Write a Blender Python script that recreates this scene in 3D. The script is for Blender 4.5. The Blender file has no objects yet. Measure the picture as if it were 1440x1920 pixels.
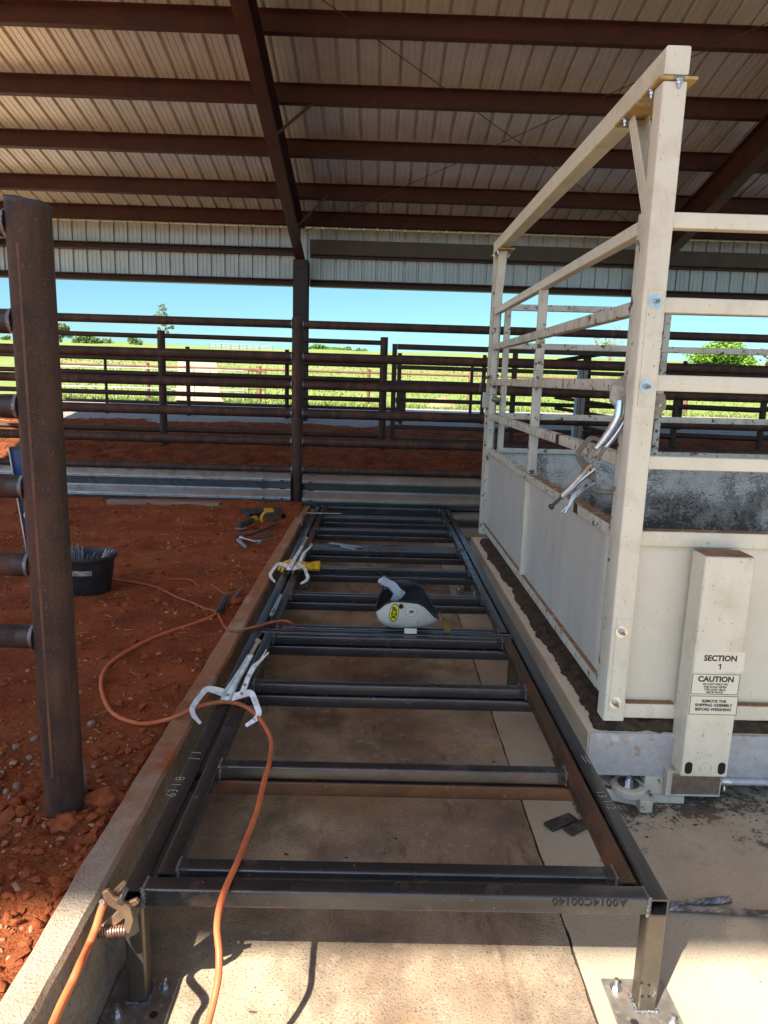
import bpy, bmesh, math, random
from mathutils import Vector, Matrix, noise
from mathutils.bvhtree import BVHTree
random.seed(11)
V = Vector
C = bpy.context.scene.collection
PI = math.pi

# ------------------------------------------------------------------ camera
F, PITCH, ROLL, YAW, H = 1295.2, 0.185931, -0.029282, 0.014145, 1.85
fwd = V((math.sin(YAW)*math.cos(PITCH), math.cos(YAW)*math.cos(PITCH), -math.sin(PITCH)))
r0 = V((math.cos(YAW), -math.sin(YAW), 0)); d0 = fwd.cross(r0)
RT = r0*math.cos(ROLL)+d0*math.sin(ROLL); DN = d0*math.cos(ROLL)-r0*math.sin(ROLL)
cam = bpy.data.cameras.new('camera'); camo = bpy.data.objects.new('camera', cam); C.objects.link(camo)
m = Matrix((RT, -DN, -fwd)).transposed().to_4x4(); m.translation = V((0, 0, H)); camo.matrix_world = m
cam.sensor_fit = 'VERTICAL'; cam.sensor_height = 36; cam.lens = F/1920*36; cam.clip_end = 3000; cam.clip_start = .02
bpy.context.scene.camera = camo

# measured points: the ray of a pixel of the photograph cut with a plane of the place
def ray(x, y): return RT*((x-720)/F)+DN*((y-960)/F)+fwd
def at_z(x, y, z): d = ray(x, y); return V((0, 0, H))+d*((z-H)/d.z)
def at_y(x, y, Y): d = ray(x, y); return V((0, 0, H))+d*(Y/d.y)
def at_x(x, y, X): d = ray(x, y); return V((0, 0, H))+d*(X/d.x)

# ------------------------------------------------------------------ materials
MATS = {}
def mat(name, base, rough=.5, metal=0., var=None, vscale=6, layers=(), bump=0., bscale=40, bdetail=6, spec=.5, vstretch=(1,1,1), voro=None, coat=0):
    """layers: (colour, scale, lo, hi, strength, detail, stretch, rough, metal) - real dirt, rust, wear with shapes of their own"""
    mt = bpy.data.materials.new(name); mt.use_nodes = True; MATS[name] = mt
    nt = mt.node_tree; N = nt.nodes; L = nt.links; N.clear()
    out = N.new('ShaderNodeOutputMaterial'); bs = N.new('ShaderNodeBsdfPrincipled'); L.new(bs.outputs[0], out.inputs[0])
    tc = N.new('ShaderNodeTexCoord'); co = tc.outputs['Object']
    def mapped(st):
        if tuple(st) == (1, 1, 1): return co
        mp = N.new('ShaderNodeMapping'); mp.inputs['Scale'].default_value = st; L.new(co, mp.inputs[0]); return mp.outputs[0]
    def nz(scale, detail, st, rough=.6):
        n = N.new('ShaderNodeTexNoise'); n.inputs['Scale'].default_value = scale; n.inputs['Detail'].default_value = detail
        n.inputs['Roughness'].default_value = rough; L.new(mapped(st), n.inputs['Vector'])
        q = N.new('ShaderNodeMath'); q.operation = 'MULTIPLY_ADD'; q.inputs[1].default_value = 1.55; q.inputs[2].default_value = -.275; L.new(n.outputs['Fac'], q.inputs[0]); return q.outputs[0]
    def rng(v, lo, hi, a=0., b=1.):
        r = N.new('ShaderNodeMapRange'); r.inputs[1].default_value = lo; r.inputs[2].default_value = hi
        r.inputs[3].default_value = a; r.inputs[4].default_value = b; L.new(v, r.inputs[0]); return r.outputs[0]
    def mix(f, a, b, typ='RGBA'):
        x = N.new('ShaderNodeMix'); x.data_type = typ
        i = (6, 7, 2) if typ == 'RGBA' else (2, 3, 0)
        L.new(f, x.inputs[0])
        for k, v in ((i[0], a), (i[1], b)):
            if hasattr(v, 'links'): L.new(v, x.inputs[k])
            else: x.inputs[k].default_value = (*v, 1) if typ == 'RGBA' else v
        return x.outputs[i[2]]
    col = base; ro = rough; me = metal
    if var:
        col = mix(rng(nz(vscale, 5, vstretch), .3, .7), base, var)
    if voro:
        vn = N.new('ShaderNodeTexVoronoi'); vn.inputs['Scale'].default_value = voro[0]; L.new(co, vn.inputs['Vector'])
        bw = N.new('ShaderNodeRGBToBW'); L.new(vn.outputs['Color'], bw.inputs[0])
        col = mix(rng(bw.outputs[0], .25, .75, 0, voro[2]), col, voro[1])
        ro = mix(bw.outputs[0], rough-.08, rough+.12, 'FLOAT')
    for ly in layers:
        c, sc, lo, hi, stg, det, st = ly[:7]
        f = rng(nz(sc, det, st), lo, hi, 0, stg)
        col = mix(f, col, c)
        if len(ly) > 7 and ly[7] is not None: ro = mix(f, ro, ly[7], 'FLOAT')
        if len(ly) > 8: me = mix(f, me, ly[8], 'FLOAT')
    for v, s in ((col, 'Base Color'), (ro, 'Roughness'), (me, 'Metallic')):
        if hasattr(v, 'links'): L.new(v, bs.inputs[s])
        else: bs.inputs[s].default_value = (*v, 1) if s == 'Base Color' else v
    bs.inputs['Specular IOR Level'].default_value = spec
    if coat: bs.inputs['Coat Weight'].default_value = coat
    if bump:
        b = N.new('ShaderNodeBump'); b.inputs['Strength'].default_value = 1; b.inputs['Distance'].default_value = bump
        L.new(nz(bscale, bdetail, (1, 1, 1), .65), b.inputs['Height']); L.new(b.outputs[0], bs.inputs['Normal'])
    return mt

ONE = (1, 1, 1)
rust = (.30, .085, .015); rustd = (.14, .04, .015)
mat('dirt', (.37, .105, .039), .95, var=(.22, .060, .025), vscale=4, bump=.022, bscale=60, bdetail=10, spec=.1,
    layers=[((.40, .145, .07), 26, .56, .86, .7, 8, ONE), ((.12, .034, .017), 9, .60, .88, .7, 8, ONE), ((.50, .27, .17), 140, .76, .84, .75, 3, ONE), ((.36, .14, .07), 1.1, .55, .8, .5, 6, ONE)])
mat('pen_dirt', (.30, .092, .034), .95, var=(.15, .042, .018), vscale=4, bump=.05, bscale=24, bdetail=10, spec=.1,
    layers=[((.50, .21, .09), 40, .58, .84, .8, 8, ONE), ((.08, .025, .012), 16, .62, .84, .7, 8, ONE)])
mat('clod', (.32, .092, .036), .95, var=(.21, .058, .025), vscale=30, bump=.006, bscale=90, spec=.1)
mat('pebble', (.33, .15, .08), .9, var=(.45, .27, .17), vscale=9, bump=.002, bscale=150, spec=.2, layers=[((.24, .07, .03), 14, .45, .6, .8, 3, ONE)])
mat('greystone', (.23, .20, .17), .9, var=(.33, .29, .25), vscale=16, bump=.004, bscale=80, layers=[((.25, .08, .035), 18, .5, .68, .8, 5, ONE)])
mat('gravel', (.36, .34, .32), .95, var=(.22, .20, .19), vscale=40, bump=.03, bscale=30, layers=[((.5, .48, .45), 12, .55, .75, .5, 8, ONE)])
mat('sand', (.56, .40, .24), .95, var=(.46, .31, .17), vscale=2, bump=.02, bscale=20)
mat('sandheap', (.50, .30, .16), .95, var=(.42, .22, .11), vscale=3, bump=.06, bscale=8)
mat('pasture', (.15, .205, .05), .95, var=(.20, .235, .08), vscale=.12, bump=.05, bscale=4, spec=.15,
    layers=[((.15, .22, .05), 1.2, .5, .7, .5, 8, ONE), ((.28, .26, .12), .5, .6, .75, .5, 8, (1, .4, 1))])
mat('blade', (.15, .215, .05), .7, var=(.20, .24, .08), vscale=.6, spec=.2)
mat('slab_dirty', (.52, .44, .325), .9, var=(.38, .305, .215), vscale=2.4, bump=.0035, bscale=120, bdetail=10, spec=.25,
    layers=[((.185, .112, .072), .85, .33, .62, .85, 9, (1, .5, 1)), ((.115, .092, .076), 1.9, .46, .72, .85, 10, ONE), ((.46, .22, .06), 1.7, .60, .85, .5, 6, ONE),
            ((.07, .052, .042), 120, .56, .78, .85, 5, ONE), ((.52, .45, .35), 14, .6, .9, .5, 9, ONE), ((.05, .04, .032), 7, .76, .80, .85, 7, (1, 2, 1)), ((.10, .06, .04), 4.5, .62, .80, .7, 10, (1.6, .5, 1))])
mat('slab_clean', (.47, .40, .305), .85, var=(.40, .335, .25), vscale=1.8, bump=.002, bscale=170, bdetail=9, spec=.25,
    layers=[((.31, .21, .14), 1.5, .55, .9, .55, 8, (1, .45, 1)), ((.32, .14, .075), 2.8, .64, .88, .5, 7, ONE), ((.12, .095, .075), 150, .58, .80, .7, 4, ONE), ((.06, .045, .035), 12, .80, .84, .85, 6, ONE), ((.18, .14, .10), 5, .68, .88, .5, 9, ONE)])
mat('joint', (.07, .05, .035), 1.)
mat('curb_top', (.36, .20, .115), .95, var=(.30, .125, .06), vscale=3.2, vstretch=(1, .5, 1), bump=.006, bscale=110, bdetail=10, spec=.2,
    layers=[((.42, .36, .29), 4, .55, .78, .9, 9, (1, .6, 1)), ((.10, .06, .04), 70, .58, .82, .6, 7, ONE), ((.44, .20, .10), 30, .6, .85, .6, 7, ONE), ((.36, .10, .04), 2.2, .68, .76, .8, 8, ONE)])
mat('curb', (.36, .31, .255), .95, var=(.25, .21, .165), vscale=6, bump=.007, bscale=110, bdetail=10, spec=.2,
    layers=[((.30, .13, .06), 1.5, .58, .80, .7, 8, (1, .5, 1)), ((.12, .10, .08), 2.5, .40, .7, .6, 9, ONE), ((.46, .40, .32), 9, .62, .9, .5, 8, ONE), ((.07, .058, .045), 80, .54, .78, .7, 7, ONE)])
mill = (.098, .102, .114)
def steel(name, rustiness, base=mill, rough=.25):
    return mat(name, base, rough, .8, var=tuple(c*.74 for c in base), vscale=6, vstretch=(.6, .35, 1), bump=.0004, bscale=50, spec=.5,
       layers=[((.22, .19, .18), 22, .60, .95, .25, 8, (.4, .4, 1), .45),
               (rustd, 7, .80-.26*rustiness, 1.02-.24*rustiness, .8, 8, ONE, .8, 0.), (rust, 46, .90-.15*rustiness, .96-.14*rustiness, .9, 4, ONE, .9, 0.),
               ((.5, .5, .48), 150, .86, .92, .7, 2, ONE, .4)])
steel('mill_steel', .0); steel('mill_rust', .62); steel('mill_rusty', 1.1, (.12, .075, .05), .5)
mat('plate_steel', (.33, .31, .29), .38, .6, var=(.20, .17, .15), vscale=12, bump=.0006, bscale=70, layers=[((.16, .09, .05), 9, .60, .82, .75, 8, ONE, .8, 0.), ((.55, .54, .52), 30, .60, .85, .7, 7, ONE)])
steel('leg_steel', .35, (.17, .15, .125), .42)
mat('weld', (.12, .12, .13), .35, .85, var=(.3, .3, .32), vscale=120, bump=.003, bscale=160)
mat('dark_hole', (.008, .008, .009), .9)
mat('rust_pipe', (.066, .031, .021), .68, .1, var=(.032, .017, .013), vscale=9, bump=.0012, bscale=160, spec=.35, vstretch=(1, 1, .5),
    layers=[((.12, .05, .028), 5, .5, .72, .65, 8, (2.5, 2.5, .3)), ((.022, .016, .016), 4, .56, .70, .7, 7, ONE), ((.16, .12, .10), 210, .70, .77, .6, 2, ONE)])
mat('rust_streak', (.13, .060, .028), .7, .1, var=(.075, .036, .02), vscale=9, bump=.001, bscale=120)
mat('pen_pipe', (.040, .025, .022), .6, .3, var=(.062, .034, .026), vscale=4, bump=.001, bscale=120, spec=.35)
mat('field_pipe', (.20, .10, .066), .75, .0, var=(.15, .07, .048), vscale=5, spec=.3)
mat('scorch', (.036, .030, .030), .5, .5, var=(.05, .045, .045), vscale=20)
mat('primer', (.056, .0145, .0085), .5, 0, var=(.036, .010, .007), vscale=3, spec=.4, layers=[((.10, .036, .02), 9, .6, .9, .5, 8, (1, .2, 1)), ((.02, .012, .01), 5, .62, .85, .5, 7, ONE)])
mat('column_paint', (.030, .013, .010), .5, 0, var=(.02, .010, .008), vscale=3, spec=.4)
mat('straw', (.48, .36, .2), .8, 0, var=(.36, .22, .11), vscale=20)
mat('primer_pale', (.085, .058, .036), .5, 0, var=(.07, .045, .028), vscale=3, spec=.4)
mat('roof_metal', (.66, .63, .58), .36, .5, var=(.58, .55, .50), vscale=2.4, spec=.5, voro=(160, (.52, .50, .46), .4), layers=[((.46, .38, .29), 1.3, .55, .85, .5, 8, (3, .3, 1)), ((.30, .24, .18), 9, .74, .84, .5, 7, (1, .2, 1))])
mat('wall_metal', (.46, .475, .485), .42, .45, var=(.38, .395, .405), vscale=2.4, voro=(160, (.40, .41, .41), .5))
mat('galv', (.24, .285, .32), .34, .75, var=(.16, .195, .225), vscale=4, voro=(20, (.27, .31, .34), .6), bump=.0006, bscale=60,
    layers=[((.24, .21, .18), 3, .62, .88, .6, 8, (.3, 1, 2.), .7, .2), ((.12, .08, .06), 5, .74, .9, .6, 7, ONE, .8, .1), ((.38, .42, .46), 7, .64, .82, .6, 9, (.5, 1, 2))])
mat('galv_tan', (.23, .235, .225), .38, .7, var=(.16, .165, .16), vscale=4, voro=(20, (.19, .185, .165), .5), layers=[((.22, .14, .09), 4, .64, .88, .6, 7, ONE, .8, .1), ((.30, .34, .37), 3, .55, .8, .6, 8, (.3, 1, 3))])
mat('galv_beam', (.44, .46, .50), .5, .45, var=(.36, .38, .42), vscale=7, voro=(60, (.52, .54, .57), .5), bump=.0006, bscale=90,
    layers=[((.62, .60, .55), 9, .66, .72, .8, 7, ONE, .8, 0.), ((.32, .20, .11), 12, .70, .76, .7, 5, ONE, .8, 0.)])
mat('zinc', (.62, .64, .67), .25, .95, var=(.45, .47, .5), vscale=30)
mat('blue_zinc', (.42, .56, .68), .3, .9, var=(.6, .65, .7), vscale=25)
cream = (.70, .66, .555)
mat('cream', cream, .42, 0, var=(.65, .605, .495), vscale=3, bump=.0006, bscale=50, spec=.45,
    layers=[((.52, .46, .33), 3, .55, .9, .45, 8, (2, 2, .35)), ((.48, .40, .29), 7, .52, .86, .6, 9, ONE), ((.28, .20, .13), 11, .76, .86, .55, 9, (1.5, 1.5, .4)), ((.30, .19, .10), 20, .80, .84, .75, 4, ONE, .9), ((.10, .085, .06), 90, .80, .86, .75, 2, (1, 1, .6), .9)])
mat('cream_dirty', (.58, .555, .475), .5, 0, var=(.49, .465, .39), vscale=6, bump=.001, bscale=60,
    layers=[((.33, .28, .21), 14, .52, .80, .7, 8, (1, 1, .18), .9), ((.07, .058, .042), 17, .64, .69, .92, 6, ONE, .95), ((.24, .16, .09), 6, .66, .88, .6, 8, ONE, .9)])
mat('ledge_dirt', (.30, .17, .09), .95, 0, var=(.20, .11, .06), vscale=14, bump=.004, bscale=80, layers=[((.5, .44, .33), 12, .62, .72, .7, 5, ONE)])
mat('rust_yellow', (.46, .33, .13), .6, 0, var=(.36, .22, .08), vscale=12, layers=[((.58, .52, .38), 8, .55, .68, .8, 5, ONE), ((.12, .09, .05), 16, .64, .72, .7, 5, ONE)])
mat('sheet', (.60, .58, .53), .34, .06, var=(.53, .51, .465), vscale=2, spec=.5, vstretch=(1, 3, .5),
    layers=[((.47, .47, .45), 5, .55, .9, .35, 8, (1, 6, .4)), ((.08, .07, .055), 26, .86, .90, .9, 3, (1, 3, .12), .9), ((.40, .33, .24), 6, .62, .9, .5, 8, (1, 1, .5))])
mat('sheet_cream', (.67, .635, .54), .42, 0, var=(.61, .575, .48), vscale=2.5, spec=.45,
    layers=[((.36, .22, .11), 22, .81, .84, .85, 4, (1, 1, .8), .9), ((.46, .37, .23), 11, .80, .84, .5, 4, ONE), ((.10, .08, .06), 80, .82, .86, .7, 3, (1, 1, .5))])
mat('manure', (.050, .036, .024), .85, 0, var=(.095, .070, .045), vscale=16, bump=.016, bscale=60, bdetail=10, spec=.3, layers=[((.20, .14, .085), 110, .62, .85, .8, 5, (1, .3, 1)), ((.015, .011, .008), 20, .58, .8, .7, 8, ONE)])
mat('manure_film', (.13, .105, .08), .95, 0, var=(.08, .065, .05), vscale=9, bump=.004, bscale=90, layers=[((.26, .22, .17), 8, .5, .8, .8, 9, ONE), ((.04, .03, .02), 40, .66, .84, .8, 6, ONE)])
mat('black_plastic', (.016, .017, .019), .45, 0, var=(.03, .03, .032), vscale=8, spec=.4, layers=[((.2, .09, .05), 9, .62, .8, .3, 6, ONE, .9)])
mat('rod', (.14, .145, .17), .5, .4, var=(.2, .2, .22), vscale=40)
mat('wood', (.25, .20, .155), .85, 0, var=(.17, .13, .10), vscale=5, vstretch=(.4, 4, 8), bump=.002, bscale=40, layers=[((.25, .09, .04), 5, .58, .72, .6, 6, ONE)])
mat('level_blue', (.014, .065, .22), .35, 0, var=(.012, .045, .16), vscale=5, spec=.5)
mat('alu', (.5, .5, .5), .4, .8, var=(.4, .4, .4), vscale=20)
mat('vial', (.72, .66, .48), .4)
mat('cable', (.62, .165, .06), .5, 0, var=(.52, .12, .045), vscale=14, spec=.4, layers=[((.30, .09, .04), 9, .52, .74, .55, 7, ONE, .9)])
mat('cable_dusty', (.40, .12, .055), .75, 0, var=(.30, .08, .035), vscale=12, spec=.25)
mat('clamp_steel', (.50, .50, .48), .36, .85, var=(.32, .31, .28), vscale=26, layers=[((.15, .115, .08), 24, .62, .78, .85, 7, ONE, .8, .1), ((.85, .85, .83), 60, .70, .9, .6, 4, ONE, .5)])
mat('chrome', (.70, .71, .72), .2, .95, var=(.55, .55, .56), vscale=20, layers=[((.22, .18, .14), 26, .68, .84, .7, 6, ONE, .7, .2)])
mat('worn_jaw', (.55, .52, .47), .5, .3, var=(.36, .32, .27), vscale=24, layers=[((.20, .11, .06), 22, .56, .75, .8, 6, ONE, .8, 0.)])
mat('brown_steel', (.26, .215, .175), .45, .6, var=(.19, .15, .12), vscale=24, layers=[((.16, .09, .05), 30, .6, .72, .7, 5, ONE, .8, .1)])
mat('brass_clamp', (.36, .24, .15), .45, .6, var=(.25, .16, .10), vscale=24, layers=[((.10, .06, .04), 30, .58, .7, .8, 5, ONE, .8, .1)])
mat('spring', (.42, .27, .2), .35, .8, var=(.25, .15, .11), vscale=50)
mat('dark_tool', (.055, .056, .058), .45, .6, var=(.09, .085, .08), vscale=24, layers=[((.2, .08, .04), 16, .58, .72, .6, 5, ONE, .9, 0.)])
mat('tool_yellow', (.62, .38, .02), .4, 0, var=(.5, .29, .02), vscale=15, layers=[((.12, .06, .03), 20, .6, .7, .7, 5, ONE)])
mat('glove', (.70, .42, .02), .8, 0, var=(.56, .31, .015), vscale=22, bump=.003, bscale=60)
mat('helmet_white', (.66, .63, .55), .38, 0, var=(.58, .55, .47), vscale=9, spec=.5,
    layers=[((.40, .31, .19), 14, .62, .9, .5, 7, ONE, .7), ((.10, .08, .06), 80, .78, .84, .8, 3, ONE)])
mat('helmet_black', (.012, .014, .018), .45, 0, var=(.022, .026, .032), vscale=10)
mat('headband', (.22, .29, .36), .4, 0, var=(.30, .37, .44), vscale=12)
mat('headgear_pad', (.45, .47, .52), .6)
mat('leather', (.20, .135, .035), .8, 0, var=(.14, .09, .025), vscale=14, bump=.002, bscale=60)
mat('sticker_yellow', (.78, .70, .03), .4)
mat('sticker_white', (.70, .67, .60), .45)
mat('ink', (.012, .012, .013), .6)
mat('maroon', (.16, .02, .035), .5)
mat('chalk', (.5, .5, .48), .95)
mat('stencil', (.020, .020, .022), .7)
mat('decal', (.68, .65, .555), .38, 0, var=(.66, .625, .53), vscale=5, layers=[((.2, .15, .1), 90, .80, .86, .6, 3, ONE)])
mat('bark', (.15, .115, .085), .9, 0, var=(.10, .075, .055), vscale=3, bump=.03, bscale=6)
mat('twig', (.33, .28, .23), .9, 0, var=(.24, .2, .16), vscale=2)
mat('leaf_bright', (.17, .30, .035), .6, 0, var=(.09, .18, .025), vscale=.9, spec=.3)
mat('leaf_mid', (.14, .22, .07), .6, 0, var=(.09, .15, .05), vscale=.5, spec=.3)
mat('leaf_dull', (.2, .24, .13), .6, 0, var=(.14, .18, .09), vscale=.5, spec=.3)
mat('leaf_tan', (.24, .22, .11), .7, 0, var=(.17, .17, .08), vscale=.8, spec=.3)
mat('white_pipe', (.42, .42, .40), .5, .2, var=(.32, .32, .30), vscale=4)
mat('grey_panel', (.22, .21, .20), .5, .4)
mat('blue_pipe', (.30, .42, .52), .45, .2)
mat('rope_steel', (.36, .36, .37), .4, .8, var=(.12, .11, .10), vscale=18)
mat('board', (.22, .27, .33), .7, 0, var=(.17, .21, .26), vscale=9)

def diamond(name):
    mt = mat(name, (.66, .64, .58), .5, 0., var=(.52, .50, .455), vscale=7,
        layers=[((.30, .26, .20), 9, .62, .9, .45, 9, ONE, .9), ((.055, .045, .032), 11, .74, .79, .9, 9, (1, 1, .7), .9, 0.), ((.06, .048, .035), 42, .72, .79, .85, 6, ONE, .9, 0.)])
    nt = mt.node_tree; N = nt.nodes; L = nt.links; bs = [n for n in N if n.type == 'BSDF_PRINCIPLED'][0]
    tc = [n for n in N if n.type == 'TEX_COORD'][0]
    sep = N.new('ShaderNodeSeparateXYZ'); L.new(tc.outputs['Object'], sep.inputs[0])
    def op(o, a, b=None):
        x = N.new('ShaderNodeMath'); x.operation = o
        for i, v in enumerate((a, b)):
            if v is None: continue
            if hasattr(v, 'links'): L.new(v, x.inputs[i])
            else: x.inputs[i].default_value = v
        return x.outputs[0]
    k = 2*PI/.055
    a = op('MULTIPLY', op('ADD', sep.outputs[0], sep.outputs[2]), k); b = op('MULTIPLY', op('SUBTRACT', sep.outputs[0], sep.outputs[2]), k)
    s = op('MULTIPLY', op('SINE', a), op('SINE', b))
    lug = op('GREATER_THAN', op('ABSOLUTE', s), .42)
    bp = N.new('ShaderNodeBump'); bp.inputs['Distance'].default_value = .006; L.new(op('MULTIPLY', lug, op('ABSOLUTE', s)), bp.inputs['Height'])
    L.new(bp.outputs[0], bs.inputs['Normal'])
    # manure held between the lugs along the bottom of the wall, thinning out upwards in splashes
    old = bs.inputs['Base Color'].links[0].from_socket
    n = N.new('ShaderNodeTexNoise'); n.inputs['Scale'].default_value = 3.5; n.inputs['Detail'].default_value = 9; L.new(tc.outputs['Object'], n.inputs['Vector'])
    n2 = N.new('ShaderNodeTexNoise'); n2.inputs['Scale'].default_value = 75; n2.inputs['Detail'].default_value = 4; L.new(tc.outputs['Object'], n2.inputs['Vector'])
    lvl = op('ADD', op('MULTIPLY', op('SUBTRACT', .80, sep.outputs[2]), 1.35), op('ADD', op('SUBTRACT', op('MULTIPLY', n.outputs['Fac'], 2.2), .6), op('MULTIPLY', n2.outputs['Fac'], 2.0)))
    f = op('MULTIPLY', op('GREATER_THAN', op('SUBTRACT', lvl, op('MULTIPLY', lug, .42)), 1.38), .93)
    mx = N.new('ShaderNodeMix'); mx.data_type = 'RGBA'; L.new(f, mx.inputs[0]); L.new(old, mx.inputs[6]); mx.inputs[7].default_value = (.045, .035, .025, 1)
    L.new(mx.outputs[2], bs.inputs['Base Color'])
diamond('diamond_plate')
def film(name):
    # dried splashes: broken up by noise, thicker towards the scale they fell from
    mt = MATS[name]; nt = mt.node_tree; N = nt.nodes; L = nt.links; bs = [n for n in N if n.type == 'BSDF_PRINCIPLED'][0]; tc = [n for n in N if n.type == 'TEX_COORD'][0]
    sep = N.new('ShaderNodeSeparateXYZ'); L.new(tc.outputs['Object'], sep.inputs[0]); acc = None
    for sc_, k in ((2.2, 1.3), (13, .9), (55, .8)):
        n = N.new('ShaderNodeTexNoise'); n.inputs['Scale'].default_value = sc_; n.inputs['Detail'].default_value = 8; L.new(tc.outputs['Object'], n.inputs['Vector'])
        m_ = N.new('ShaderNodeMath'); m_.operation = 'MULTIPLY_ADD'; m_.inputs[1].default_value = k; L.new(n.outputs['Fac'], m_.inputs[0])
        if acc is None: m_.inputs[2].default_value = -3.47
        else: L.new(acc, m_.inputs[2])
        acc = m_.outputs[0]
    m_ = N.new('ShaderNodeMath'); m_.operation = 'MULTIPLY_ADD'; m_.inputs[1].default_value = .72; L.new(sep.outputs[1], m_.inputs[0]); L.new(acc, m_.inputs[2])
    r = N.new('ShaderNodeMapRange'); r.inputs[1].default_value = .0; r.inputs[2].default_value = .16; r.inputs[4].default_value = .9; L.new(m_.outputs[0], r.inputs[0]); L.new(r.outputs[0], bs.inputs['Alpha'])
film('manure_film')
def pale_end(name):
    # the curb pales to grey towards its near end, the rest keeps its red dust
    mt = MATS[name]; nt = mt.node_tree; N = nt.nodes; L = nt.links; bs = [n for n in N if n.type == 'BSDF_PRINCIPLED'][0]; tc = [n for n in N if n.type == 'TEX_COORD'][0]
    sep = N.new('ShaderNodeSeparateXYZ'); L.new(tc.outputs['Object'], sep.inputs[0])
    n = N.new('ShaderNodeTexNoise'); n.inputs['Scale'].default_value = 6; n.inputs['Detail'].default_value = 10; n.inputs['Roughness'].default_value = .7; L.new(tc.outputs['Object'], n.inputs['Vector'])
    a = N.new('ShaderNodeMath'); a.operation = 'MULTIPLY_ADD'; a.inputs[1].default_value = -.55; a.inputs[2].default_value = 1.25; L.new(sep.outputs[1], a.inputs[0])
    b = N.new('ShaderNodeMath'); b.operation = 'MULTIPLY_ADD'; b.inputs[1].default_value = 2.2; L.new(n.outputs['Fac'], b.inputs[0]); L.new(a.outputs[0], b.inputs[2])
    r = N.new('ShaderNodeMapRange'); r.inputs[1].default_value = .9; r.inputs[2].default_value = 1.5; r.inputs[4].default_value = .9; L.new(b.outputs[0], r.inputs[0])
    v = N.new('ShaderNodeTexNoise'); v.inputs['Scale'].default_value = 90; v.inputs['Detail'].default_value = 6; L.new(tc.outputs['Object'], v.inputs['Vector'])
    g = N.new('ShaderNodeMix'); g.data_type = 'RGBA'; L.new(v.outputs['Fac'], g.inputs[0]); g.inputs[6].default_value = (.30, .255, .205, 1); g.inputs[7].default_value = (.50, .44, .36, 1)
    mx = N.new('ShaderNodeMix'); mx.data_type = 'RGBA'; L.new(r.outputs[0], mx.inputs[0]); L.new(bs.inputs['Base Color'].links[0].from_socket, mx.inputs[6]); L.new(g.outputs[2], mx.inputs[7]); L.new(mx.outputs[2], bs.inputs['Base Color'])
pale_end('curb_top')

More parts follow.
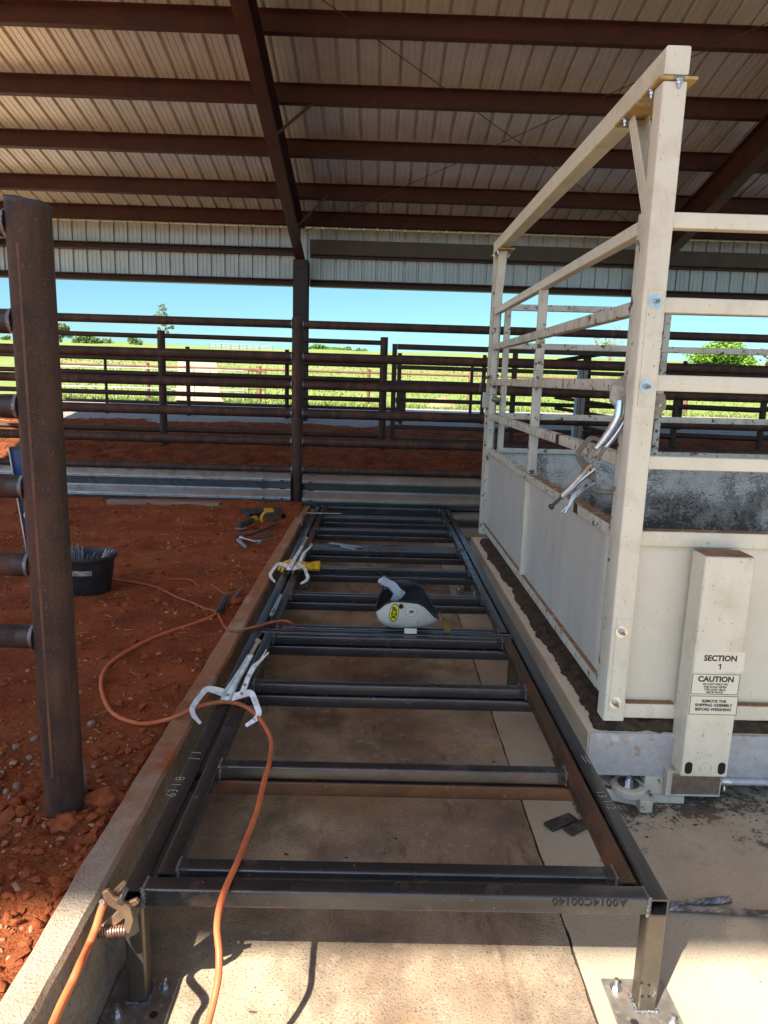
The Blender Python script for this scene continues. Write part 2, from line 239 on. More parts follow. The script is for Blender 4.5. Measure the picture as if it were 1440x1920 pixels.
# ------------------------------------------------------------------ builders
class MB:
    def __init__(s): s.bm = bmesh.new()
    def verts(s, ps): return [s.bm.verts.new(p) for p in ps]
    def face(s, vs, mi=0):
        try: f = s.bm.faces.new(vs); f.material_index = mi; return f
        except ValueError: return None
    def box(s, x0, x1, y0, y1, z0, z1, mi=0):
        return s.obox(V(((x0+x1)/2, (y0+y1)/2, (z0+z1)/2)), V((x1-x0, y1-y0, z1-z0)), None, mi)
    def obox(s, c, d, R=None, mi=0):
        ps = []
        for k in range(8):
            q = V(((k & 1)-.5, ((k >> 1) & 1)-.5, ((k >> 2) & 1)-.5)); q = V((q.x*d[0], q.y*d[1], q.z*d[2]))
            if R is not None: q = R @ q
            ps.append(c+q)
        v = s.verts(ps)
        for f in ((0, 2, 3, 1), (4, 5, 7, 6), (0, 1, 5, 4), (2, 6, 7, 3), (0, 4, 6, 2), (1, 3, 7, 5)): s.face([v[i] for i in f], mi)
        return v
    def frame(s, a, b, up):
        w = (b-a).normalized(); u = up.cross(w)
        if u.length < 1e-5: u = V((1, 0, 0)).cross(w)
        u.normalize(); return u, w.cross(u), w
    def loft(s, rings, mi=0, cap0=True, cap1=True, closed=True):
        vs = [s.verts(r) for r in rings]; n = len(rings[0])
        for i in range(len(vs)-1):
            for j in range(n if closed else n-1):
                s.face([vs[i][j], vs[i][(j+1) % n], vs[i+1][(j+1) % n], vs[i+1][j]], mi)
        if cap0: s.face(vs[0][::-1], mi)
        if cap1: s.face(vs[-1], mi)
        return vs
    def cyl(s, a, b, r, r2=None, n=14, mi=0, cap=True, up=V((0, 0, 1))):
        a, b = V(a), V(b); r2 = r if r2 is None else r2; u, v, w = s.frame(a, b, up)
        ring = lambda c, q: [c+u*(q*math.cos(2*PI*k/n))+v*(q*math.sin(2*PI*k/n)) for k in range(n)]
        s.loft([ring(a, r), ring(b, r2)], mi, cap, cap)
    def tube(s, pts, r, n=10, mi=0, smooth=0, cap=True):
        pts = [V(p) for p in pts]
        if smooth: pts = spline(pts, smooth)
        rs = r if isinstance(r, (list, tuple)) else None
        up = V((0, 0, 1)); rings = []; u = None
        for i, p in enumerate(pts):
            t = (pts[min(i+1, len(pts)-1)]-pts[max(i-1, 0)]).normalized()
            if u is None:
                u = t.cross(up)
                if u.length < 1e-3: u = t.cross(V((1, 0, 0)))
            u = (u-t*u.dot(t)).normalized(); v = t.cross(u)
            q = r if rs is None else rs[min(len(rs)-1, int(round(i*(len(rs)-1)/max(1, len(pts)-1))))]
            rings.append([p+u*(q*math.cos(2*PI*k/n))+v*(q*math.sin(2*PI*k/n)) for k in range(n)])
        s.loft(rings, mi, cap, cap)
    def sq(s, a, b, w, h, rad=.007, up=V((0, 0, 1)), hollow=True, mi=0, t=.006, mh=None, n=4):
        """straight rectangular tube with rounded corners and open ends; w across, h along up"""
        a, b = V(a), V(b); u, v, d = s.frame(a, b, up)
        def ring(c, W, Hh, R):
            o = []
            for cx, cy, a0 in ((W/2-R, Hh/2-R, 0), (-W/2+R, Hh/2-R, 90), (-W/2+R, -Hh/2+R, 180), (W/2-R, -Hh/2+R, 270)):
                for k in range(n+1):
                    q = math.radians(a0+90*k/n); o.append(c+u*(cx+R*math.cos(q))+v*(cy+R*math.sin(q)))
            return o
        if hollow:
            i0 = lambda c: ring(c, w-2*t, h-2*t, max(.001, rad-t*.5))
            dp = d*min(.12, (b-a).length*.4)
            s.loft([i0(a+dp), i0(a), ring(a, w, h, rad), ring(b, w, h, rad), i0(b), i0(b-dp)], mi, True, True)
        else: s.loft([ring(a, w, h, rad), ring(b, w, h, rad)], mi)
    def prism(s, poly, o, u, v, w, mi=0):
        """polygon (2D) in the plane o,u,v pushed along w"""
        o = V(o); A = [o+u*p[0]+v*p[1] for p in poly]; s.loft([A, [p+w for p in A]], mi)
    def lathe(s, prof, c, n=24, mi=0, cap0=False, cap1=False, axis=V((0, 0, 1))):
        c = V(c); u = axis.orthogonal().normalized(); v = axis.cross(u)
        s.loft([[c+axis*z+u*(r*math.cos(2*PI*k/n))+v*(r*math.sin(2*PI*k/n)) for k in range(n)] for r, z in prof], mi, cap0, cap1)
    def ball(s, c, r, sc=(1, 1, 1), sub=1, mi=0, rough=0., R=None):
        c = V(c); g = bmesh.ops.create_icosphere(s.bm, subdivisions=sub, radius=1.)
        k = random.random()*50
        for vv in g['verts']:
            q = vv.co.copy(); q *= r*(1+rough*noise.noise(q*1.7+V((k, k, 0))))
            q = V((q.x*sc[0], q.y*sc[1], q.z*sc[2]))
            if R is not None: q = R @ q
            vv.co = c+q
        for vv in g['verts']:
            for f in vv.link_faces: f.material_index = mi
    def raw(s, vs, fs, fn, mi=0):
        n = s.verts([fn(p) for p in vs])
        for f in fs: s.face([n[i] for i in f], mi)
    def build(s, name, mats, parent=None, smooth=35, bevel=0, label=None, recalc=True):
        if recalc: bmesh.ops.recalc_face_normals(s.bm, faces=s.bm.faces)
        me = bpy.data.meshes.new(name); s.bm.to_mesh(me); s.bm.free()
        if isinstance(mats, str): mats = [mats]
        for q in mats: me.materials.append(MATS[q])
        if smooth:
            me.shade_smooth(); me.set_sharp_from_angle(angle=math.radians(smooth))
        o = bpy.data.objects.new(name, me); C.objects.link(o)
        if bevel:
            b = o.modifiers.new('bevel', 'BEVEL'); b.width = bevel; b.segments = 2; b.limit_method = 'ANGLE'; b.harden_normals = False
        if parent is not None: attach(o, parent)
        if label: o['label'] = label
        return o

def attach(o, parent):
    o.parent = parent
    r = parent
    while r.parent is not None: r = r.parent
    o.matrix_parent_inverse = Matrix.Translation(-r.location) if parent is r else Matrix.Identity(4)
def thing(name, label, cat, loc, group=None):
    o = bpy.data.objects.new(name, None); C.objects.link(o); o.location = loc; o.empty_display_size = .05
    return tag(o, label, cat, group)
def tag(o, label, cat, group=None):
    o['label'] = label; o['category'] = cat
    if group: o['group'] = group
    return o
def struct(o): o['kind'] = 'structure'; return o
def stuff(o, label, cat): o['kind'] = 'stuff'; return tag(o, label, cat)
def copy_tree(o, parent=None, move=None):
    c = o.copy(); C.objects.link(c)
    if parent is not None: c.parent = parent
    for ch in o.children: copy_tree(ch, c)
    if move is not None: c.location = c.location+V(move)
    return c
def spline(pts, k):
    o = []
    for i in range(len(pts)-1):
        p0, p1, p2, p3 = pts[max(i-1, 0)], pts[i], pts[i+1], pts[min(i+2, len(pts)-1)]
        for j in range(k):
            t = j/k
            o.append(.5*((2*p1)+(p2-p0)*t+(2*p0-5*p1+4*p2-p3)*t*t+(3*p1-p0-3*p2+p3)*t*t*t))
    return o+[pts[-1]]
def text_geo(body, size, bold=0., align='CENTER', spacing=1.):
    cu = bpy.data.curves.new('lettering', 'FONT'); cu.body = body; cu.size = size; cu.align_x = align; cu.offset = bold; cu.space_character = spacing; cu.resolution_u = 3
    o = bpy.data.objects.new('lettering', cu); C.objects.link(o)
    bpy.context.view_layer.update()
    me = o.evaluated_get(bpy.context.evaluated_depsgraph_get()).to_mesh()
    vs = [v.co.copy() for v in me.vertices]; fs = [tuple(p.vertices) for p in me.polygons]
    o.evaluated_get(bpy.context.evaluated_depsgraph_get()).to_mesh_clear()
    bpy.data.objects.remove(o); bpy.data.curves.remove(cu)
    return vs, fs
UP = V((0, 0, 1))
def hexbolt(mb, c, axis, r=.012, stud=.03, washer=None, mi=0, mw=0, ms=None):
    """washer, hex nut and threaded stud standing on a surface"""
    axis = V(axis).normalized(); c = V(c)
    z = 0
    if washer: mb.cyl(c, c+axis*.004, washer, n=24, mi=mw); z = .004
    mb.cyl(c+axis*z, c+axis*(z+r*.95), r, n=6, mi=mi); z += r*.95
    if stud: mb.cyl(c+axis*z, c+axis*(z+stud), r*.58, n=10, mi=mi if ms is None else ms)

# ------------------------------------------------------------------ world, sun
wd = bpy.data.worlds.new('World'); bpy.context.scene.world = wd; wd.use_nodes = True
nt = wd.node_tree; bg = nt.nodes['Background']; sky = nt.nodes.new('ShaderNodeTexSky'); sky.sky_type = 'NISHITA'; sky.sun_disc = False
SD = V((.58, .73, -1.)).normalized()
sky.sun_elevation = math.asin(-SD.z); sky.sun_rotation = math.atan2(-SD.x, -SD.y) % (2*PI)
sky.air_density = 1.; sky.dust_density = .6; sky.ozone_density = 1.5
# the blue of a clear late morning: deeper and bluer low in the sky than the model gives
tcw = nt.nodes.new('ShaderNodeTexCoord'); sx = nt.nodes.new('ShaderNodeSeparateXYZ'); nt.links.new(tcw.outputs['Generated'], sx.inputs[0])
mr = nt.nodes.new('ShaderNodeMapRange'); mr.inputs[1].default_value = .12; mr.inputs[2].default_value = .42; nt.links.new(sx.outputs[2], mr.inputs[0])
tn = nt.nodes.new('ShaderNodeMix'); tn.data_type = 'RGBA'; nt.links.new(mr.outputs[0], tn.inputs[0]); tn.inputs[6].default_value = (.285, .445, .50, 1); tn.inputs[7].default_value = (1.05, 1.0, .95, 1)
ml = nt.nodes.new('ShaderNodeMix'); ml.data_type = 'RGBA'; ml.blend_type = 'MULTIPLY'; ml.inputs[0].default_value = 1; nt.links.new(sky.outputs[0], ml.inputs[6]); nt.links.new(tn.outputs[2], ml.inputs[7])
nt.links.new(ml.outputs[2], bg.inputs[0]); bg.inputs[1].default_value = .095
sl = bpy.data.lights.new('sun', 'SUN'); sl.energy = 4.4; sl.angle = math.radians(.5); sl.color = (1, .91, .76)
so = bpy.data.objects.new('sun', sl); C.objects.link(so); so.rotation_euler = SD.to_track_quat('-Z', 'Y').to_euler(); so.location = (-20, -25, 35)
sc = bpy.context.scene; sc.view_settings.view_transform = 'Standard'; sc.view_settings.look = 'None'; sc.view_settings.exposure = 1.85; sc.view_settings.gamma = 1
sc.cycles.max_bounces = 8; sc.cycles.diffuse_bounces = 5; sc.cycles.use_denoising = True

# ------------------------------------------------------------------ terrain
PR = [(-60, .30), (0, .335), (7, .345), (8.3, .42), (11, .80), (13, .92), (15, .98), (19, 1.16), (22, 1.06), (27, 1.0), (40, 1.7), (80, 4.3), (150, 8.2), (200, 9.6), (420, 9.6)]
def prof(y):
    for (a, za), (b, zb) in zip(PR, PR[1:]):
        if y <= b: t = (y-a)/(b-a); return za+(zb-za)*t
    return PR[-1][1]
def fb(x, y, s, o=4, z=0.): return noise.fractal(V((x*s, y*s, z)), 1., 2., o)
def ground_z(x, y):
    z = prof(y)
    if y > 27: z += .35*min(1, (y-27)/40)*fb(x, y, .03, 2)*2
    return z
def dirt_z(x, y):
    near = max(0, min(1, (-.86-x)/.25)) if y < 8.2 else 1
    z = ground_z(x, y)+.022*fb(x, y, .8)*near+.016*fb(x, y, 4., 4, 3.)*(.25+.75*near)+.004*fb(x, y, 17., 3, 9.)
    d = math.hypot(x+1.15, (y-1.95)*.8)                                    # lumpy spoil thrown up round the near post
    z += max(0, 1-d/.75)*(.03*fb(x, y, 9., 4, 5.)+.012)
    return z
def grid(name, xs, ys, fn, m):
    me = bpy.data.meshes.new(name); nx = len(xs)
    me.from_pydata([(x, y, fn(x, y)) for y in ys for x in xs], [], [(j*nx+i, j*nx+i+1, (j+1)*nx+i+1, (j+1)*nx+i) for j in range(len(ys)-1) for i in range(nx-1)])
    me.materials.append(MATS[m]); me.shade_smooth(); o = bpy.data.objects.new(name, me); C.objects.link(o); return struct(o)
def steps(*seg):
    o = [seg[0]]
    for b, st in seg[1:]:
        a = o[-1]; n = max(1, int(round(abs(b-a)/st))); o += [a+(b-a)*(k+1)/n for k in range(n)]
    return o
grid('dirt_ground', steps(-60, (-12, 4), (-5, .3), (-3.4, .08), (-.85, .022)), steps(-30, (-3, 1.5), (1, .2), (5, .022), (8.26, .04)), dirt_z, 'dirt')
def pen_z(x, y):
    z = dirt_z(x, y); w = max(0, min(1, (y-8.4)/.8)); w *= max(0, min(1, (14.6-y)/1.6))
    z += w*(.05*fb(x, y, 1.3, 4, 2.)+.035*fb(x, y, 5., 4, 4.))
    return z - max(0, y-14.2-.5*fb(x, 0, .7))*.13
grid('pen_dirt_ground', steps(-60, (-9, 3), (-7, .12), (7, .07), (12, .3), (60, 4)), steps(8.26, (10, .045), (16.6, .07)), pen_z, 'pen_dirt')
grid('gravel_strip', steps(-60, (-10, 4), (10, .2), (60, 4)), steps(13.8, (20.2, .1)), lambda x, y: ground_z(x, y)+.012*fb(x, y, 6., 3)-max(0, y-19.2)*.05-.03*max(0, 14.6-y), 'gravel')
grid('pasture', steps(-420, (-60, 20), (60, 2.5), (420, 20)), steps(19.1, (40, .6), (120, 3), (420, 15)), ground_z, 'pasture')
grid('sandy_yard', steps(-70, (-6.2, 2)), steps(-40, (16.8, 2)), lambda x, y: ground_z(x, y)+.05+.02*fb(x, y, .5) - max(0, x+7.5)*.09, 'sand')
grid('near_yard', steps(-70, (40, 5)), steps(-60, (-8.1, 3)), lambda x, y: .0, 'gravel')
# a sandy farm track climbing the field
def track():
    mb = MB(); L = []
    for k in range(36):
        y = 19.6+k*1.25; cx = -5.2-.257*(y-20.5); w = (.72+.022*(y-20))
        L.append([V((cx+w*t, y, ground_z(cx+w*t, y)+.045+.01*fb(cx+w*t, y, 2.))) for t in (-1, -.5, 0, .5, 1)])
    mb.loft(L, 0, False, False, closed=False)
    return struct(mb.build('sandy_track', 'sand'))
track()
# slab in two pours with an open joint, and the base under it
def slab(name, x0, x1, m):
    o = grid(name, steps(x0, (x1, .15 if x1 < 2 else .5)), steps(-8, (1, .3), (5, .02), (9, .1)), lambda x, y: .0015*fb(x, y, 1.5), m)
    for v in o.data.vertices:                                             # chipped edge along the joint
        if abs(v.co.x-.7028) < .004: v.co.x += (-1 if x0 < 0 else 1)*max(0, .006*fb(v.co.y*9, x0, 1., 4)+.001)
    return o
slab('concrete_slab', -.79, .7, 'slab_dirty'); slab('concrete_floor', .7055, 16, 'slab_clean')
mb = MB(); mb.box(-.79, 16, -8, 9, -.03, -.012); struct(mb.build('slab_base', 'joint'))
# curb along the slab
def curb():
    mb = MB(); ys = steps(-4, (0, .2), (8.14, .035)); R = []
    for y in ys:
        j = lambda k, a: a*fb(y, k, 3.5, 4, k*3.)
        top = .372+.0035*fb(y, 0, 1.2); xo = -.872+j(1, .008); xi = -.763+j(2, .006)
        R.append([V((xo-.03, y, -.05)), V((xo-.004, y, top-.05)), V((xo+.002, y, top-.012)), V((xo+.012, y, top+j(3, .003))), V(((xo+xi)/2, y, top+j(4, .004))),
                  V((xi-.014, y, top+j(5, .003))), V((xi-.003, y, top-.014+j(6, .004))), V((xi+j(7, .005), y, top-.10)), V((xi+j(8, .005), y, top-.2)), V((xi+.004+j(9, .004), y, -.05))])
    mb.loft(R); bmesh.ops.recalc_face_normals(mb.bm, faces=mb.bm.faces)
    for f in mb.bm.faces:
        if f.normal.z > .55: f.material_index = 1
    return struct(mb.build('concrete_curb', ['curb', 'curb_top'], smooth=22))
curb()
mb = MB(); mb.box(-.86, 16, 8.235, 8.262, -.05, .43); struct(mb.build('retaining_edge', 'pen_dirt'))
# pebbles, clods
def scatter(name, m, n, fn, label, cat):
    mb = MB()
    for _ in range(n):
        x, y, r = fn()
        R = Matrix.Rotation(random.random()*6.3, 3, 'Z') @ Matrix.Rotation(random.uniform(-.5, .5), 3, 'X')
        mb.ball((x, y, dirt_z(x, y)+r*.18), r, (random.uniform(.8, 1.25), random.uniform(.6, .95), random.uniform(.45, .75)), 1, 0, .55, R)
    return stuff(mb.build(name, m, smooth=50), label, cat)
def near_spot(rmin, rmax, p=2.2):
    def f():
        y = 1.15+7.0*random.random()**1.7; x = -.9-random.random()**1.15*min(3.6, .55+.62*y)
        return x, y, rmin+(rmax-rmin)*random.random()**p
    return f
def post_spot(rmin, rmax):
    def f():
        a = random.random()*6.283; q = random.random()**.7*.62
        return min(-.90, -1.2+q*math.cos(a)), 2.02+q*math.sin(a)*1.2, rmin+(rmax-rmin)*random.random()**3.2
    return f
scatter('pebbles', 'pebble', 3600, near_spot(.003, .016, 3), 'small pale pebbles strewn over the red dirt left of the curb', 'pebbles')
scatter('dirt_clods', 'clod', 2600, near_spot(.005, .032, 4), 'crumbled red dirt clods lying on the ground left of the curb', 'dirt')
scatter('spoil_clods', 'clod', 900, post_spot(.005, .028), 'heaped red dirt lumps around the foot of the near post', 'dirt')
scatter('grey_stones', 'greystone', 34, lambda: (min(-.95, random.gauss(-1.36, .16)), random.gauss(2.35, .34), random.uniform(.008, .024)), 'grey broken stones mixed in the dirt left of the near post', 'stones')
for px, py, r, lab in ((195, 1500, .055, 'large rounded red dirt lump against the right foot of the near post'), (120, 1545, .04, 'red dirt lump in front of the near post foot')):
    p = at_z(px, py, .36); mb = MB(); mb.ball(p, r, (1.15, .9, .8), 3, 0, .5); tag(mb.build('dirt_lump', 'clod', smooth=60), lab, 'dirt lump')
def pen_spot():
    y = 8.5+7*random.random()**1.3; x = random.uniform(-6, 6); return x, y, random.uniform(.008, .03)
mb = MB()
for _ in range(2600):
    x, y, r = pen_spot(); mb.ball((x, y, pen_z(x, y)), r, (1.1, .8, .7), 1, 0, .5)
stuff(mb.build('pen_clods', 'clod', smooth=50), 'loose red dirt clods covering the pen behind the guardrail', 'dirt')
mb = MB()
for _ in range(170):
    x, y, r = near_spot(.01, .05, 1)(); z = dirt_z(x, y); a = random.random()*6.3; L = random.uniform(.02, .09); b = random.uniform(-.9, .9)
    pts = [V((x+L*t*math.cos(a+b*t), y+L*t*math.sin(a+b*t), 0)) for t in (0, .33, .66, 1)]
    mb.tube([V((p.x, p.y, dirt_z(p.x, p.y)+.004)) for p in pts if p.x < -.9] if sum(p.x < -.9 for p in pts) > 2 else [V((x-.1, y, z+.004)), V((x-.06, y, z+.004)), V((x-.03, y+.01, z+.004))], .0011+.0008*random.random(), 4, smooth=2)
stuff(mb.build('straw', 'straw'), 'pale bits of straw and roots lying on the red dirt', 'straw')
# grass tufts
mb = MB()
for _ in range(30000):
    y = 19.3+70*random.random()**2.6; x = random.uniform(-.42, .62)*y*1.1; z = ground_z(x, y)
    if abs(x+5.2+.257*(y-20.5)) < .75+.022*(y-20) and y < 63: continue
    h = random.uniform(.025, .07)*(1+y/45); a = random.random()*6.3; w = h*.55; t = random.uniform(-.5, .5)*h
    mb.face(mb.verts([(x-w*math.cos(a), y-w*math.sin(a), z-.01), (x+w*math.cos(a), y+w*math.sin(a), z-.01), (x+t, y+t, z+h)]))
stuff(mb.build('grass', 'blade', smooth=0, recalc=False), 'short green pasture grass beyond the gravel strip', 'grass')
# sand heap in the field
def heap():
    c = at_z(828, 772, 1.0); mb = MB(); R = []
    for k in range(9):
        t = k/8; R.append([V((c.x+.62*(1-t**1.25)*math.cos(a)*(1+.12*fb(math.cos(a), math.sin(a), 2.+k*.1)), c.y+.55*(1-t**1.25)*math.sin(a), ground_z(c.x, c.y)-.05+.44*t+.04*fb(math.cos(a)*3, math.sin(a)*3, 1., 3, k))) for a in [2*PI*q/28 for q in range(28)]])
    mb.loft(R); tag(mb.build('sand_heap', 'sandheap', smooth=70), 'low heap of orange sand on the green pasture', 'sand heap')
heap()

# ------------------------------------------------------------------ the steel building
YE, ZE, SL = 15.5, 5.01, .24
XL, XR, YN = -8.9, 13.3, -5.24
def roof_z(y): return ZE+SL*(YE-y)
barn = thing('steel_barn', 'open sided steel barn with red primer frame and bare galvanised roof sheets', 'barn', (2.2, 5, 0))
PITCHR = .2926
def ribbed(x0, x1):
    o = []; x = x0
    while x < x1:
        for dx, h in ((0, 0), (.012, .04), (.050, .04), (.062, 0), (.118, 0), (.124, .006), (.136, .006), (.142, 0), (.205, 0), (.211, .006), (.223, .006), (.229, 0)): o.append((x+dx, h))
        x += PITCHR
    return o
prf = ribbed(XL, XR)
mb = MB(); nrm = V((0, SL, 1)).normalized()
ends = [V((0, YE+.25, roof_z(YE+.25))), V((0, YN, roof_z(YN)))]
mb.loft([[V((x, e.y, e.z))+nrm*h for x, h in prf] for e in ends], 0, False, False, closed=False)
mb.build('roof_sheets', 'roof_metal', barn, smooth=0, recalc=False)
zh = 3.80
mb = MB(); mb.loft([[V((x, YE+h, z)) for x, h in prf] for z in (zh+.02, roof_z(YE)-.005)], 0, False, False, closed=False)
mb.build('eave_sheets', 'wall_metal', barn, smooth=0, recalc=False)
cosr = 1/math.sqrt(1+SL*SL); dn = -nrm; sl_dir = V((0, cosr, -SL*cosr))
for y in [1.85+(q-1.85)*1 for q in (14.84, 13.79, 12.43, 11.09, 9.74, 8.39, 7.04, 5.69)]:
    mb = MB(); o = V((0, y, roof_z(y)-.004)); D = .25; fl = .075; t = .004
    poly = [(0, 0), (-fl, 0), (-fl, t), (-t, t), (-t, D-t), (-t+fl, D-t), (-t+fl, D-.02), (fl, D-.02), (fl, D), (-t*2, D), (-t*2, t*2), (0, t*2)]
    poly = [(0, 0), (-fl, 0), (-fl, .004), (-.004, .004), (-.004, D), (fl, D), (fl, D-.022), (fl-.004, D-.022), (fl-.004, D-.004), (0, D-.004)]
    mb.prism(poly, o+V((XL+.05, 0, 0)), sl_dir, dn, V((XR-XL-.1, 0, 0)))
    mb.build('purlin', 'primer', barn, smooth=0)
def channel(name, x0, x1, z0, z1, y, d, m):
    mb = MB(); t = .005
    poly = [(0, z0), (0, z1), (-d, z1), (-d, z1-.02), (-d+t, z1-.02), (-d+t, z1-t), (-t, z1-t), (-t, z0+t), (-d+t, z0+t), (-d+t, z0+.02), (-d, z0+.02), (-d, z0)]
    mb.prism(poly, V((x0, y, 0)), V((0, 1, 0)), UP, V((x1-x0, 0, 0))); mb.build(name, m, barn, smooth=0)
FX = [XL+.1, -1.66, 5.66, 13.1]
for i, (a, b) in enumerate(zip(FX, FX[1:])):
    g0, g1 = a+.16, b-.16
    channel('header', g0, g1, 3.80, 3.94, YE-.005, .2, 'primer')
    if i == 0: channel('girt', g0, g1, 4.43, 4.57, YE-.005, .2, 'primer')
    else:
        channel('girt', g0, g1, 4.40, 4.46, YE-.005, .2, 'primer')
        mb = MB(); mb.box(g0, g1, YE-.19, YE-.15, 4.46, 4.75); mb.build('eave_beam', 'primer_pale', barn, smooth=0, bevel=.004)
def isec(path, depth_dir, flange, web_t, m, name):
    """tapered I section: path = list of (point on the inner flange, depth)"""
    mb = MB(); X = V((1, 0, 0))
    def strip(off0, off1, w):
        R = []
        for p, D in path:
            a = p+depth_dir*(off0(D)); b = p+depth_dir*(off1(D)); R.append([a-X*w/2, a+X*w/2, b+X*w/2, b-X*w/2])
        mb.loft(R)
    strip(lambda D: 0, lambda D: .014, flange); strip(lambda D: D-.014, lambda D: D, flange); strip(lambda D: .014, lambda D: D-.014, web_t)
    return mb.build(name, m, barn, smooth=0)
for i, x in enumerate(FX):
    zk = 4.27
    f = lambda y: zk+.27*(14.9-y)
    isec([(V((x, y, f(y))), roof_z(y)-.262-f(y)) for y in (14.92, 11, 7, 3, -1, -5)], UP, .20, .012, 'primer', 'rafter')
    isec([(V((x, 14.92, .7)), .34), (V((x, 14.92, zk)), .40)], V((0, 1, 0)), .30, .012, 'column_paint', 'column')
    mb = MB(); mb.box(x-.15, x+.15, 14.90, 15.3, zk-.012, zk+.002); mb.box(x-.10, x+.10, 14.895, 14.919, zk-.16, zk-.013); mb.build('knee_plate', 'column_paint', barn, smooth=0)
    if i in (1, 2):
        for y in (10.95, 13.6):
            mb = MB(); a = V((x+.09, y, f(y)+.03)); b = V((x+.62, y+.15, roof_z(y+.15)-.20)); mb.sq(a, b, .04, .04, .003, hollow=False); mb.build('flange_brace', 'primer', barn, smooth=0)
# brace rods under the roof
for a, b in (((-1.55, 7.9, 6.2), (5.55, 14.6, 4.75)), ((-1.55, 14.6, 4.75), (5.55, 7.9, 6.35)), ((-1.6, 8.4, 6.3), (.6, 6.6, 6.9))):
    mb = MB(); mb.cyl(a, b, .006, n=6); mb.build('brace_rod', 'primer', barn)
# gutter edge on the high side, keeping the rake corner
mb = MB(); mb.box(XL, XR, YN-.02, YN-.001, roof_z(YN)-.06, roof_z(YN)+.03); mb.build('roof_trim', 'primer', barn, smooth=0)

# ------------------------------------------------------------------ fences
def pipe(mb, a, b, r, n=16): mb.cyl(a, b, r, n=n)
def part_pipe(name, a, b, r, m, parent, n=16, weld0=False, weld1=False, label=None):
    mb = MB(); mb.cyl(a, b, r, n=n); mats = [m]
    for on, p, q in ((weld0, V(a), V(b)), (weld1, V(b), V(a))):
        if on:
            w = (q-p).normalized(); mats = [m, 'weld', 'scorch']
            mb.cyl(p-w*.004, p+w*.010, r+.008, r+.002, n=n, mi=1); mb.cyl(p+w*.010, p+w*.05, r+.0012, r+.0006, n=n, mi=2, cap=False)
    return mb.build(name, mats, parent, label=label)
# the corral post close to the camera
pc = V((-1.056, 2.20, .30)); PRD = .064
t = thing('corral_post', 'thick rusty pipe post standing in red dirt with pipe rails welded to its left side', 'fence post', pc)
mb = MB(); n = 40; R = []
for z, rr in ((.2, PRD), (1.0, PRD), (2.0, PRD), (2.30, PRD), (None, PRD), (None, PRD-.009), (2.2, PRD-.009)):
    ring = []
    for k in range(n):
        a = 2*PI*k/n; ring.append(V((pc.x+rr*math.cos(a), pc.y+rr*math.sin(a), (2.349+.0015*math.sin(a*2+1)-.008*math.cos(a)+.001*math.sin(a*7)) if z is None else z)))
    R.append(ring)
mb.loft(R)
po = mb.build('post', 'rust_pipe', t)
mb = MB(); a0 = math.radians(-96)
st = [[V((pc.x+(PRD+.0008)*math.cos(a0+d), pc.y+(PRD+.0008)*math.sin(a0+d), z)) for d in (-.07, -.02, .02, .07)] for z in [.5+k*.12 for k in range(15)]+[2.22]]
mb.loft(st, 0, False, False, closed=False); mb.build('weld_seam', 'rust_streak', po, recalc=False)
mb = MB(); R = []
for k in range(5):
    z = 2.333+k*.003; R.append([V((pc.x+(PRD+.0006)*math.cos(2*PI*j/n), pc.y+(PRD+.0006)*math.sin(2*PI*j/n), min(z, 2.348)-.008*math.cos(2*PI*j/n)+(.0015*math.sin(4*PI*j/n+1) if k else -.008*fb(j, 0, .5)))) for j in range(n)])
mb.loft(R, 0, False, False); mb.build('burnt_edge', 'scorch', po)
for z, r in ((2.283, .037), (2.0, .036), (1.742, .037), (1.488, .037), (1.231, .038), (.984, .039)):
    part_pipe('rail', (pc.x-PRD+.004, pc.y-.004, z), (-3.6, pc.y-.004, z-.006), r, 'rust_pipe', t, 20, weld0=True)
part_pipe('post', (-3.64, pc.y, .2), (-3.64, pc.y, 2.34), PRD, 'rust_pipe', t, 20)

# back fence with guardrail
YF = 8.2
fp = V((-.935, YF, .36))
t = thing('guardrail_fence', 'heavy brown pipe fence with a galvanised guardrail along its foot behind the ladder frame', 'fence', fp)
part_pipe('post', (fp.x, YF, .33), (fp.x, YF, 2.545), .068, 'rust_pipe', t, 24)
for px0, px1 in ((-3.9, 0), (0, 0)): pass
for x in (-4.6, 3.04, 6.4): part_pipe('post', (x, YF, .1), (x, YF, 2.545), .068, 'pen_pipe', t, 20)
xs = [-8.4, -4.6, fp.x, 3.04, 6.4]
rows = [(600, 616), (660, 677.5), (713, 730), (766, 784), (819.5, 836)]
for ya, yb in rows:
    za, zb = at_y(550, ya, YF).z, at_y(550, yb, YF).z; z = (za+zb)/2; r = (za-zb)/2
    for i, (a, b) in enumerate(zip(xs, xs[1:])):
        part_pipe('rail', (a+.064, YF, z), (b-.064, YF, z+random.uniform(-.006, .006)), r, 'rust_pipe', t, 18, weld0=True, weld1=True)
def wbeam(name, x0, x1, zc, hh, y, m, parent, d=.075, label=None):
    pr = [(.0, 1.), (-.25, .97), (-.95, .66), (-1., .56), (-.95, .46), (-.3, .16), (-.06, .0), (-.3, -.16), (-.95, -.46), (-1., -.56), (-.95, -.66), (-.25, -.97), (0, -1.)]
    P = [V((0, a*d, b*hh)) for a, b in pr]
    P = spline(P, 4)
    mb = MB(); back = [p+V((0, .004, 0)) for p in P]
    ring = [V((0, p.y, p.z)) for p in P]+[V((0, p.y, p.z)) for p in reversed(back)]
    mb.loft([[V((x, y, zc))+p for p in ring] for x in (x0, x1)])
    mats = [m, 'dark_hole', 'weld']
    for xx in (x0+.10, x1-.10, x1-.32):
        for dz in (0, .56, -.56): 
            w = .035 if dz == 0 else .016
            mb.obox(V((xx, y+(-d*.05 if dz == 0 else -d-.0005), zc+dz*hh)), V((w*2, .004, .018)), None, 1)
    return mb.build(name, mats, parent, smooth=75, label=label)
